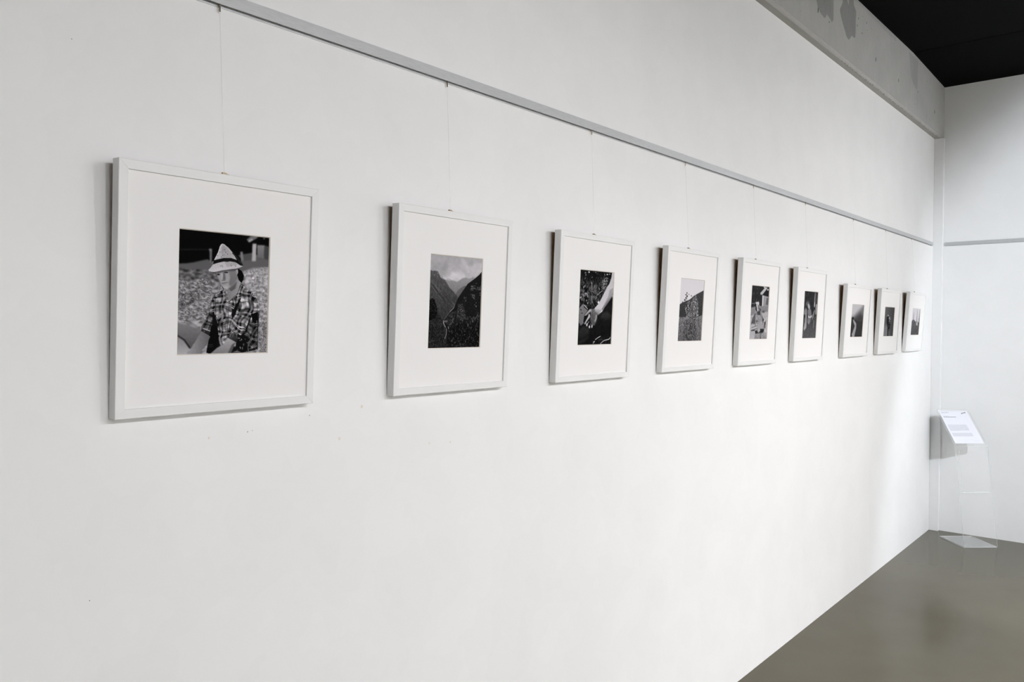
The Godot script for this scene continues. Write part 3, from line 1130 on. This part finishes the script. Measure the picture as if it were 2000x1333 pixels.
	for s in [[492, 298], [520, 330], [507, 345], [548, 300], [566, 318], [498, 430], [512, 424], [520, 436], [600, 425], [640, 430], [540, 275], [470, 330]]:
		p.spot(s[0], s[1], 4, 4, 70)
	p.stroke([396, 483, 440, 488, 520, 472, 600, 461, 652, 456], 4, 3, 50)
	p.blur(1)
	return p.texture(1.07)


func print_valley() -> Texture2D:
	var p := Painter.new(420, 517, 202)
	p.look(0, 0, 1)
	p.corners([841.9, 497.4, 940.4, 506.1, 934.9, 679.1, 835.4, 682.5])
	p.look(830, 490, 13.33)
	p.poly([100, 60, 1520, 180, 1500, 900, 100, 900], 163, 182)
	p.poly([430, 760, 640, 640, 700, 540, 1000, 560, 1060, 680, 900, 760, 560, 800], 200)
	p.poly([900, 200, 1480, 330, 1470, 560, 1250, 680, 1000, 480], 186)
	p.poly([1050, 230, 1250, 240, 1250, 360, 1100, 380], 160)
	p.poly([160, 300, 620, 300, 560, 620, 400, 640, 180, 520], 158)
	p.blur(9)
	p.blotch(0, 13, 0.018, 0.03, 4)
	p.poly([460, 740, 560, 760, 580, 725, 620, 728, 700, 770, 830, 812, 960, 722, 1060, 695, 1120, 725, 1180, 712, 1230, 670, 1300, 720, 1500, 900, 840, 1260, 560, 950], 148, 112, 7, false, 0.04)
	p.poly([555, 745, 600, 728, 690, 770, 640, 790, 600, 785], 182, 160, 6)
	p.poly([790, 1130, 860, 1020, 1000, 920, 1120, 890, 900, 1240, 840, 1250], 100, 90, 10)
	p.poly([380, 645, 440, 650, 470, 720, 560, 790, 500, 760], 150, 120, 16)
	p.poly([130, 492, 200, 532, 280, 525, 340, 545, 385, 640, 400, 690, 520, 770, 580, 860, 640, 970, 760, 1090, 860, 1230, 820, 1340, 800, 1420, 760, 2700, 40, 2700], 84, 24, 20, false, 0.05, 1.2, 0.5)
	p.look(830, 490, 13.33)
	for s in [[170, 780, 330, 1010, 470, 1160, 760, 1400], [240, 890, 420, 1060, 640, 1300], [160, 900, 300, 1090, 480, 1330]]:
		p.stroke(s, 10, 16, 100)
	for s in [[200, 880, 330, 1090, 520, 1330], [420, 1080, 560, 1230, 700, 1390]]:
		p.stroke(s, 22, 40, 52)
	p.blur(1)
	p.spot(250, 640, 16, 12, 130)
	p.spot(335, 590, 14, 22, 125)
	p.spot(495, 885, 10, 22, 122)
	p.flecks([130, 1000, 700, 1150, 830, 1330, 780, 1500, 480, 1830, 130, 1800], 2200, 3, 9, 2.2, 34, 100, 0.9, 0.4, 0.02)
	p.look(830, 585, 13.33)
	p.flecks([90, 300, 300, 330, 480, 600, 540, 1290, 80, 1290], 1800, 3, 10, 2.6, 4, 74, 0.9, 0.8)
	# right hand slope
	p.poly([1490, -760, 1400, -648, 1260, -527, 1105, -410, 1020, -285, 900, -105, 800, 60, 770, 150, 750, 240, 640, 350, 560, 450, 490, 540, 500, 640, 540, 740, 570, 900, 560, 1310, 1420, 1290, 1460, 0], 24, 18, 12, false, 0.09)
	p.flecks([560, 470, 640, 380, 740, 300, 800, 330, 760, 520, 700, 640, 600, 700, 540, 640], 420, 4, 14, 3.0, 20, 86, 2.2, 0.4)
	p.flecks([860, 130, 960, 110, 1050, 330, 1050, 480, 920, 560, 800, 480], 700, 3, 8, 3.0, 24, 118, 1.4, 1.2)
	p.flecks([820, 100, 1400, -200, 1440, 400, 1000, 700, 800, 600], 900, 2, 7, 2.4, 14, 74, 1.2, 1.0, 0.03)
	p.look(830, 490, 13.33)
	for s in [[1240, 950, 55, 50], [1210, 1010, 40, 28], [1400, 980, 50, 45], [1440, 920, 18, 14], [1330, 850, 20, 10], [1320, 1000, 24, 18], [1250, 1180, 38, 46], [1190, 1130, 24, 14], [1270, 1230, 26, 30], [1040, 1230, 34, 26], [1420, 1130, 24, 50], [1050, 1300, 18, 20]]:
		p.flecks([s[0] - s[2], s[1] - s[3], s[0] + s[2], s[1] - s[3], s[0] + s[2], s[1] + s[3], s[0] - s[2], s[1] + s[3]], int(s[2] * s[3] / 40.0), 2, 4, 2.4, 70, 165, 1.2, 1.0)
	p.look(830, 585, 13.33)
	for s in [[1320, 180, 20, 30], [1285, 140, 20, 14], [1320, 90, 10, 26]]:
		p.spot(s[0], s[1], s[2] * 0.6, s[3] * 0.6, 135)
	p.flecks([600, 560, 1400, 400, 1400, 1260, 570, 1280], 3200, 3, 11, 2.4, 24, 120, 1.4, 0.7, 0.035)
	p.flecks([600, 700, 1400, 600, 1400, 1260, 570, 1280], 900, 4, 12, 4.0, 2, 14, 1.4, 0.9)
	p.stroke([1375, 330, 1360, 400, 1325, 480], 8, 10, 120)
	# stream and torn bank
	p.stroke([835, 10, 775, 150, 745, 225, 640, 335, 590, 405], 6, 12, 100)
	p.stroke([770, 160, 745, 225, 640, 335], 6, 8, 165)
	p.stroke([590, 405, 520, 500, 500, 535], 14, 22, 84)
	p.stroke([482, 560, 478, 610, 495, 670, 535, 745], 16, 10, 188)
	p.spot(525, 590, 46, 26, 82)
	p.stroke([505, 575, 560, 570, 580, 600], 8, 8, 140)
	p.stroke([550, 770, 562, 830, 545, 940, 512, 1050], 12, 12, 140)
	p.stroke([740, 500, 690, 620, 610, 690], 10, 6, 92)
	p.stroke([600, 720, 615, 790], 22, 16, 128)
	# dark trees at the left edge
	p.flecks([95, 0, 250, 0, 310, 260, 300, 420, 260, 520, 100, 560], 460, 4, 10, 6.0, 3, 20, 0.6, 1.5)
	p.flecks([95, 60, 260, 60, 300, 300, 110, 500], 40, 2, 5, 2.0, 70, 120, 0.2, 1.0)
	p.stroke([110, 1140, 180, 1110, 255, 1095], 8, 6, 95)
	p.flecks([80, 1180, 1400, 1160, 1400, 1260, 80, 1300], 200, 2, 6, 1.6, 20, 90, 1.2, 0.9)
	p.blur(1)
	p.blotch(150, 5, 0.5, 0.5, 1)
	return p.texture(1.05)


func print_hand() -> Texture2D:
	var p := Painter.new(420, 517, 303)
	p.look(0, 0, 1)
	p.corners([1134.3, 527.3, 1198.8, 532.1, 1192.7, 672.9, 1127.3, 674.8])
	p.fill(12)
	p.look(1120, 520, 15.68)
	p.flecks([200, 480, 700, 400, 1000, 300, 1000, 700, 700, 1250, 180, 1250], 620, 8, 30, 3.4, 22, 150, 1.4, 0.8)
	p.flecks([200, 110, 1180, 190, 1100, 500, 700, 700, 200, 500], 260, 7, 20, 3.4, 18, 95, 1.4, 0.9)
	p.flecks([880, 400, 1060, 400, 1040, 560, 930, 720, 860, 640], 150, 6, 16, 3.6, 60, 205, 2.1, 0.7)
	p.flecks([190, 700, 420, 720, 480, 900, 300, 1060, 180, 1040], 150, 6, 18, 4.0, 50, 195, 1.7, 0.8)
	p.flecks([430, 480, 700, 520, 740, 900, 520, 1200, 440, 1000], 160, 8, 28, 3.6, 40, 180, 1.4, 0.6)
	p.poly([330, 660, 440, 680, 430, 800, 360, 790], 6)
	p.poly([330, 950, 420, 900, 440, 1010, 350, 1040], 8)
	p.blur(1)
	for s in [[487, 183, 22, 22, 215], [378, 205, 18, 30, 120], [392, 268, 20, 20, 110], [368, 372, 14, 16, 140], [575, 345, 18, 16, 100], [690, 188, 26, 12, 120], [1040, 242, 24, 18, 205], [1110, 232, 20, 22, 120], [960, 250, 12, 34, 120], [388, 838, 26, 26, 170], [232, 962, 20, 24, 180], [408, 1050, 18, 16, 150], [440, 1130, 14, 36, 150], [1122, 402, 10, 12, 130]]:
		p.spot(s[0], s[1], s[2], s[3], s[4])
	p.stroke([240, 240, 280, 420, 322, 575], 8, 10, 66)
	p.stroke([318, 660, 362, 590], 14, 12, 190)
	p.stroke([572, 500, 566, 580, 570, 680], 18, 34, 120)
	p.stroke([572, 500, 568, 545], 14, 12, 180)
	p.stroke([735, 885, 800, 815, 890, 745], 14, 12, 165)
	p.stroke([775, 650, 810, 715], 12, 12, 180)
	p.stroke([560, 910, 575, 1020, 565, 1140], 12, 16, 150)
	p.stroke([975, 365, 1020, 350, 1065, 368], 14, 12, 160)
	p.stroke([470, 830, 560, 730, 660, 640], 8, 8, 92)
	p.stroke([640, 960, 690, 1020, 700, 1110], 8, 10, 95)
	p.spot(765, 1105, 26, 38, 222)
	p.spot(1210, 915, 16, 42, 228)
	# ground below the arm
	p.look(1120, 595, 15.68)
	p.poly([1230, -150, 1230, 1240, 100, 1270, 140, 760, 330, 600, 600, 640, 760, 320, 960, 40], 20, 10, 14, false, 0.03)
	p.poly([150, 830, 300, 660, 470, 720, 480, 900, 250, 1060, 140, 1040], 42, 30, 12, false, 0.03)
	p.poly([140, 1150, 330, 1080, 460, 960, 470, 1000, 330, 1140, 150, 1230], 44)
	p.poly([820, 380, 900, 240, 1050, 200, 1160, 330, 1060, 460, 850, 440], 46, 34, 16, false, 0.05)
	p.soften(120, 620, 1230, 1270, 9)
	p.soften(780, 150, 1230, 640, 9)
	p.flecks([780, 80, 1180, 60, 1160, 640, 760, 700], 70, 1.5, 3.5, 1.8, 40, 150, 1.0, 1.5)
	p.flecks([560, 1040, 1140, 980, 1130, 1230, 560, 1240], 90, 5, 16, 2.0, 24, 92, 1.3, 0.6)
	p.stroke([760, 1100, 830, 1080, 910, 1110], 8, 8, 90)
	p.stroke([830, 975, 740, 1030, 665, 1090], 12, 14, 200)
	p.stroke([650, 1140, 610, 1165, 600, 1220], 26, 14, 165)
	p.stroke([1128, 1015, 1100, 1060, 1040, 1085, 945, 1108, 870, 1165, 815, 1225], 14, 10, 222)
	# leaf at the left
	p.poly([175, 130, 235, 50, 285, -10, 322, 10, 325, 80, 440, 185, 400, 240, 350, 300, 335, 420, 325, 560, 230, 655, 160, 560, 180, 330], 118, 104, 16, false, 0.06)
	p.stroke([335, 15, 440, 140], 24, 18, 165)
	p.stroke([322, 60, 400, 150], 14, 10, 20)
	p.spot(265, 268, 20, 14, 20)
	p.spot(235, 165, 18, 20, 30)
	p.flecks([150, 560, 220, 600, 230, 760, 140, 760], 26, 5, 12, 3.0, 30, 110, 1.5, 0.5)
	p.poly([330, 350, 420, 380, 440, 520, 340, 560, 300, 560], 16)
	# forearm
	p.look(1120, 520, 15.68)
	p.poly([1188, 185, 1245, 185, 1235, 560, 1222, 700, 1195, 900, 1100, 1060, 960, 1255, 880, 1390, 770, 1480, 700, 1500, 520, 1400, 620, 1320, 750, 1170, 850, 1000, 950, 790, 1020, 640, 1100, 530, 1160, 350], 186, 196, 8, false, 0.04)
	p.poly([1215, 650, 1195, 900, 1100, 1060, 960, 1255, 900, 1350, 850, 1330, 960, 1130, 1060, 930, 1110, 740], 152, 150, 8)
	p.poly([1190, 880, 1100, 1060, 960, 1255, 900, 1345, 880, 1300, 1030, 1060], 118)
	p.stroke([1215, 655, 1080, 760], 6, 8, 138)
	p.soften(1120, 250, 1225, 640, 3)
	p.soften(960, 660, 1225, 1200, 4)
	# hand
	p.look(1120, 595, 15.68)
	p.poly([510, 140, 640, 125, 800, 180, 780, 270, 735, 300, 730, 430, 690, 560, 640, 650, 560, 640, 510, 480, 530, 330, 535, 210], 112, 70, 26, false, 0.06)
	p.poly([640, 125, 880, 150, 780, 280, 700, 260], 172, 140, 10)
	p.soften(520, 130, 790, 640, 5)
	p.flecks([540, 180, 730, 200, 720, 440, 640, 620, 540, 560], 90, 6, 16, 3.0, 50, 160, 1.4, 0.6)
	p.poly([495, 142, 560, 140, 545, 190, 500, 260, 400, 335, 345, 350, 365, 300, 450, 200], 172, 150, 6)
	p.poly([520, 215, 500, 268, 400, 345, 380, 345, 470, 255], 62)
	p.poly([470, 290, 512, 300, 515, 390, 470, 440, 400, 540, 365, 612, 342, 610, 338, 580, 390, 480, 450, 370], 182, 168, 6)
	p.poly([500, 390, 470, 470, 400, 560, 380, 600, 430, 560, 510, 470], 30)
	p.stroke([480, 530, 430, 600], 26, 20, 150)
	p.spot(412, 625, 22, 48, 196)
	p.spot(490, 688, 22, 46, 200)
	p.spot(565, 668, 20, 56, 192)
	p.stroke([525, 585, 510, 640], 14, 12, 150)
	p.poly([455, 560, 500, 540, 520, 590, 470, 650, 440, 650], 14)
	p.poly([520, 640, 545, 600, 560, 600, 540, 720, 515, 720], 14)
	p.stroke([705, 320, 690, 430, 655, 525], 46, 34, 150)
	p.stroke([590, 230, 580, 330, 600, 450], 18, 26, 70)
	p.stroke([550, 180, 545, 260], 14, 12, 150)
	p.soften(500, 130, 760, 640, 2)
	p.blur(1)
	return p.texture(1.05)


func print_weeds() -> Texture2D:
	var p := Painter.new(300, 369, 404)
	p.look(1310, 530, 8.887)
	p.corners([178, 122, 575, 160, 512, 1208, 115, 1215])
	p.fill(209)
	p.poly([100, 620, 200, 545, 260, 520, 330, 490, 400, 425, 450, 395, 570, 328, 640, 300, 560, 860, 100, 860], 66, 52, 22, false, 0.12, 1.6, 0.4)
	p.flecks([140, 600, 330, 510, 570, 345, 545, 780, 140, 790], 260, 4, 12, 2.0, 24, 96, 1.57, 0.2)
	p.poly([90, 790, 240, 800, 400, 815, 540, 765, 600, 780, 560, 1260, 90, 1260], 128, 86, 30, false, 0.1)
	p.flecks([110, 800, 540, 780, 510, 1215, 110, 1215], 1300, 3, 10, 2.6, 46, 180, 1.5, 0.8)
	p.flecks([230, 830, 420, 840, 440, 1210, 210, 1210], 600, 3, 11, 3.4, 16, 110, 1.5, 0.8)
	p.flecks([250, 540, 460, 440, 470, 800, 400, 900, 260, 900], 420, 3, 8, 3.0, 90, 205, 1.5, 0.5)
	p.flecks([250, 540, 460, 440, 470, 800, 400, 900, 260, 900], 240, 3, 8, 3.4, 14, 50, 1.5, 0.5)
	for s in [[255, 620, 300, 840], [300, 530, 320, 840], [350, 540, 345, 830], [430, 410, 400, 830], [465, 520, 450, 790], [390, 470, 380, 800]]:
		p.stroke(s, 7, 9, 112)
		for k in 26:
			var t := p.rng.randf()
			p.spot(lerpf(s[0], s[2], t) + p.rng.randf_range(-16, 16), lerpf(s[1], s[3], t), 6, 7, p.rng.randf_range(60, 205))
	p.flecks([395, 440, 450, 395, 480, 790, 380, 790], 120, 3, 6, 4.0, 120, 215, 1.5, 0.6)
	for s in [[282, 378, 9, 13], [262, 408, 12, 9], [284, 435, 12, 18], [262, 465, 8, 18], [244, 500, 12, 16], [314, 402, 6, 9], [355, 428, 9, 10], [346, 520, 14, 20], [207, 535, 8, 10], [280, 480, 6, 8]]:
		p.spot(s[0], s[1], s[2], s[3], 58)
	p.spot(270, 490, 10, 10, 220)
	p.stroke([282, 380, 262, 520], 5, 6, 80)
	p.blur(1)
	return p.texture(1.04)


func print_worker() -> Texture2D:
	var p := Painter.new(300, 369, 505)
	p.look(1450, 545, 10.246)
	p.corners([182, 130, 520, 160, 460, 1210, 125, 1215])
	p.fill(40)
	p.flecks([170, 120, 530, 150, 400, 540, 160, 540], 160, 6, 18, 6.0, 20, 95, 1.5, 0.5)
	p.blur(2)
	p.poly([150, 585, 260, 555, 330, 545, 510, 548, 490, 720, 140, 780], 128, 122, 12)
	p.poly([140, 760, 260, 700, 500, 660, 470, 1230, 110, 1230], 168, 178, 16)
	p.poly([385, 640, 430, 640, 425, 690, 380, 680], 85)
	p.poly([385, 330, 505, 345, 500, 548, 382, 548], 152, 140, 8)
	p.poly([470, 380, 505, 380, 500, 530, 450, 520], 90)
	p.stroke([398, 330, 388, 548], 22, 22, 208)
	p.poly([350, 315, 345, 285, 440, 170, 480, 165, 480, 190, 385, 320], 190, 170)
	p.poly([395, 325, 480, 200, 515, 190, 505, 360], 28)
	p.spot(495, 215, 13, 16, 225)
	p.spot(430, 160, 18, 22, 180)
	p.stroke([165, 497, 255, 494], 8, 8, 110)
	p.blur(1)
	# figure
	p.poly([255, 650, 300, 640, 350, 640, 395, 770, 450, 880, 440, 990, 410, 1010, 470, 1220, 225, 1220, 240, 1040, 160, 1030, 165, 920, 205, 780, 225, 700], 138, 150, 16, false, 0.08)
	p.poly([205, 770, 250, 680, 235, 900, 160, 930], 92, 80, 14)
	p.poly([395, 790, 450, 880, 440, 990, 400, 1000, 380, 880], 60, 56, 20)
	p.poly([280, 660, 340, 640, 350, 740, 325, 770, 290, 720], 60)
	p.poly([305, 730, 340, 735, 325, 775], 195)
	p.spot(280, 855, 24, 14, 70)
	p.stroke([165, 1000, 220, 985, 290, 965], 84, 50, 168)
	p.stroke([420, 925, 350, 940, 285, 1000], 66, 60, 150)
	p.poly([240, 1050, 340, 1010, 420, 1010, 400, 1100, 250, 1110], 36)
	p.poly([280, 1050, 330, 990, 345, 1040, 315, 1090], 165)
	p.poly([230, 1110, 470, 1080, 470, 1220, 220, 1220], 150, 130, 20)
	p.stroke([350, 1100, 345, 1220], 30, 26, 70)
	p.spot(292, 575, 38, 82, 178)
	p.poly([300, 560, 330, 560, 325, 650, 305, 660, 310, 600], 110)
	p.poly([255, 560, 268, 540, 280, 600, 275, 640, 258, 610], 50)
	p.spot(290, 480, 36, 34, 130)
	p.stroke([258, 500, 290, 478, 322, 500], 18, 16, 205)
	p.spot(285, 458, 20, 9, 40)
	p.stroke([300, 545, 320, 545], 9, 7, 50)
	p.stroke([296, 592, 316, 592], 8, 6, 80)
	p.stroke([330, 600, 355, 640], 12, 14, 60)
	p.poly([150, 1040, 230, 1040, 225, 1215, 135, 1215], 172, 180, 14)
	p.soften(150, 440, 470, 1215, 2)
	p.stroke([205, 780, 170, 920], 10, 8, 60)
	p.stroke([250, 690, 240, 900, 250, 960], 8, 8, 64)
	p.stroke([385, 760, 395, 880], 8, 10, 40)
	p.stroke([262, 500, 258, 610, 280, 650], 12, 16, 34)
	p.stroke([165, 1045, 240, 1040], 8, 8, 50)
	p.spot(425, 850, 14, 26, 190)
	p.flecks([245, 690, 385, 690, 400, 930, 235, 930], 60, 6, 18, 2.6, 70, 120, 1.5, 0.9)
	p.flecks([245, 690, 385, 690, 400, 930, 235, 930], 40, 6, 16, 2.6, 160, 195, 1.5, 0.9)
	p.flecks([165, 760, 240, 700, 235, 920, 160, 930], 40, 6, 14, 3.0, 40, 150, 1.7, 0.5)
	p.flecks([385, 790, 450, 860, 440, 1000, 400, 1000], 40, 6, 14, 3.0, 20, 190, 1.4, 0.6)
	p.flecks([240, 1110, 460, 1090, 460, 1210, 235, 1210], 50, 10, 26, 3.0, 80, 195, 1.5, 0.3)
	for x in [160, 185, 212]:
		p.stroke([x, 1050, x - 6, 1210], 5, 5, 120)
	p.stroke([175, 985, 290, 945], 5, 5, 90)
	p.stroke([180, 1035, 290, 1000], 6, 6, 80)
	p.flecks([400, 700, 500, 640, 470, 1000, 450, 860], 40, 5, 14, 3.0, 110, 200, 0.6, 0.8)
	p.blur(1)
	return p.texture(1.04)


func print_posts() -> Texture2D:
	var p := Painter.new(300, 369, 606)
	p.look(1555, 560, 12.11)
	p.corners([205, 110, 505, 140, 440, 1222, 140, 1228])
	p.fill(42)
	p.flecks([200, 110, 500, 140, 480, 600, 190, 600], 70, 12, 30, 12.0, 22, 70, 1.5, 0.4)
	p.blur(3)
	p.poly([180, 760, 480, 700, 440, 1240, 130, 1240], 62, 84, 30, false, 0.08)
	p.flecks([150, 780, 470, 760, 440, 1220, 140, 1220], 220, 4, 12, 4.0, 34, 120, 1.4, 0.8)
	p.poly([190, 570, 230, 505, 262, 560, 250, 760, 240, 980, 195, 1050, 180, 1010, 212, 820, 220, 680, 190, 660], 118, 165, 12)
	p.poly([225, 430, 250, 360, 300, 350, 330, 430, 310, 400, 280, 400, 262, 470], 88)
	p.poly([272, 420, 298, 402, 328, 470, 322, 540, 290, 530, 278, 500], 165)
	p.poly([285, 545, 330, 530, 350, 575, 362, 690, 325, 735, 280, 710, 272, 600], 120, 110, 10)
	p.stroke([283, 708, 300, 735, 330, 738, 362, 706], 14, 12, 218)
	p.poly([272, 745, 345, 745, 330, 840, 295, 905, 270, 860], 105, 140, 10)
	p.stroke([445, 150, 432, 320, 425, 490], 16, 22, 150)
	p.stroke([432, 380, 425, 490], 18, 18, 205)
	p.stroke([470, 150, 455, 400], 8, 8, 150)
	p.stroke([468, 420, 455, 670], 22, 16, 205)
	p.stroke([430, 560, 395, 700, 370, 745], 26, 40, 120)
	p.stroke([410, 800, 395, 1010], 20, 18, 110)
	p.blur(4)
	p.blotch(0, 12, 0.09, 0.05, 2)
	return p.texture(1.03)


func print_path() -> Texture2D:
	var p := Painter.new(208, 176, 707)
	p.look(1630, 540, 7.842)
	p.corners([273, 425, 457, 437, 415, 928, 232, 932])
	p.fill(186)
	p.poly([470, 420, 500, 420, 500, 960, 200, 960, 250, 640, 300, 610, 340, 560, 400, 500], 112)
	p.poly([470, 640, 400, 560, 360, 600, 300, 640, 220, 640, 200, 960, 460, 960], 60)
	p.blur(12)
	p.poly([240, 640, 290, 622, 300, 660, 360, 690, 450, 690, 440, 960, 220, 960], 50, 44, 8)
	p.poly([255, 650, 262, 630, 295, 625, 300, 655], 26)
	p.blur(2)
	p.stroke([288, 668, 300, 700, 322, 745, 318, 790, 300, 850, 285, 905, 275, 935], 10, 52, 148)
	p.blotch(60, 10, 0.12, 0.12, 2)
	p.blur(1)
	return p.texture(1.03)


func print_shape() -> Texture2D:
	var p := Painter.new(208, 176, 808)
	p.look(1630, 540, 7.842)
	p.corners([773, 472, 930, 480, 897, 917, 740, 922])
	p.poly([700, 440, 960, 440, 930, 960, 700, 960], 112, 52, 6, true)
	p.poly([700, 760, 820, 760, 820, 960, 700, 960], 120)
	p.blur(10)
	p.poly([800, 640, 818, 600, 840, 625, 838, 680, 858, 740, 850, 805, 830, 815, 825, 920, 808, 920, 812, 780, 798, 710], 18)
	for s in [[824, 605, 10, 10, 190], [845, 632, 8, 10, 175], [852, 655, 7, 12, 170], [836, 650, 6, 8, 150], [842, 690, 8, 8, 150], [840, 720, 5, 6, 120], [838, 770, 4, 8, 110]]:
		p.spot(s[0], s[1], s[2], s[3], s[4])
	p.flecks([826, 845, 864, 845, 860, 910, 824, 910], 40, 4, 9, 4.0, 60, 140, 1.4, 0.8)
	p.blotch(0, 7, 0.15, 0.15, 2)
	p.blur(2)
	return p.texture(1.02)


func print_spruces() -> Texture2D:
	var p := Painter.new(208, 176, 909)
	p.look(1630, 540, 7.842)
	p.corners([1205, 485, 1323, 497, 1285, 907, 1167, 907])
	p.fill(206)
	p.poly([1180, 700, 1215, 660, 1250, 700, 1270, 740, 1310, 680, 1330, 940, 1150, 940], 96, 74, 26, false, 0.08)
	p.flecks([1180, 690, 1310, 700, 1290, 910, 1165, 910], 160, 5, 14, 4.0, 40, 120, 1.5, 0.7)
	for s in [[1226, 545, 1218, 620, 1212, 720, 3, 16], [1277, 500, 1270, 610, 1262, 720, 3, 16], [1312, 515, 1306, 600, 1300, 720, 4, 18], [1240, 660, 1238, 740, 1236, 800, 3, 8], [1290, 640, 1284, 700, 1282, 760, 3, 10]]:
		p.stroke([s[0], s[1], s[2], s[3], s[4], s[5]], s[6], s[7], 92)
	p.poly([1252, 720, 1275, 700, 1280, 760, 1256, 760], 170)
	p.blur(2)
	return p.texture(1.02)


# the page on the lectern: heading, mark, title line and two blocks of small grey text
func sheet_texture() -> Texture2D:
	var W := 420
	var H := 594
	var im := Image.create(W, H, false, Image.FORMAT_RGB8)
	im.fill(Color(0.955, 0.958, 0.985))
	var rng := RandomNumberGenerator.new()
	rng.seed = 4242
	var words := func(x0: int, x1: int, y: int, hh: int, c: Color) -> void:
		var x := x0
		while x < x1:
			var l: int = mini(rng.randi_range(8, 30), x1 - x)
			im.fill_rect(Rect2i(x, y, l, hh), c)
			x += l + 5
	var grey := Color(0.72, 0.73, 0.77)
	words.call(30, 140, 26, 8, Color(0.70, 0.71, 0.75))
	words.call(30, 110, 42, 5, Color(0.84, 0.85, 0.88))
	words.call(30, 110, 92, 6, Color(0.76, 0.77, 0.80))
	words.call(30, 215, 108, 11, Color(0.56, 0.57, 0.62))
	for y in range(256, 372, 9):
		words.call(30, 300 + (14 if y % 2 else 0) if y < 362 else 180, y, 4, grey)
	for y in range(408, 470, 9):
		words.call(30, 322, y, 4, grey)
	words.call(300, 380, 545, 4, Color(0.86, 0.87, 0.90))
	# slanted dark mark in the upper corner
	var dark := Color(0.16, 0.18, 0.24)
	for x in range(322, 392):
		var t := (x - 322) / 70.0
		var y := 46.0 - 16.0 * t + 5.0 * sin(t * 17.0)
		im.fill_rect(Rect2i(x, int(y) - 5, 1, 11 if fmod(t * 5.0, 1.0) < 0.75 else 5), dark)
	im.fill_rect(Rect2i(322, 46, 7, 14), dark)
	im.fill_rect(Rect2i(384, 18, 6, 18), dark)
	return ImageTexture.create_from_image(im)
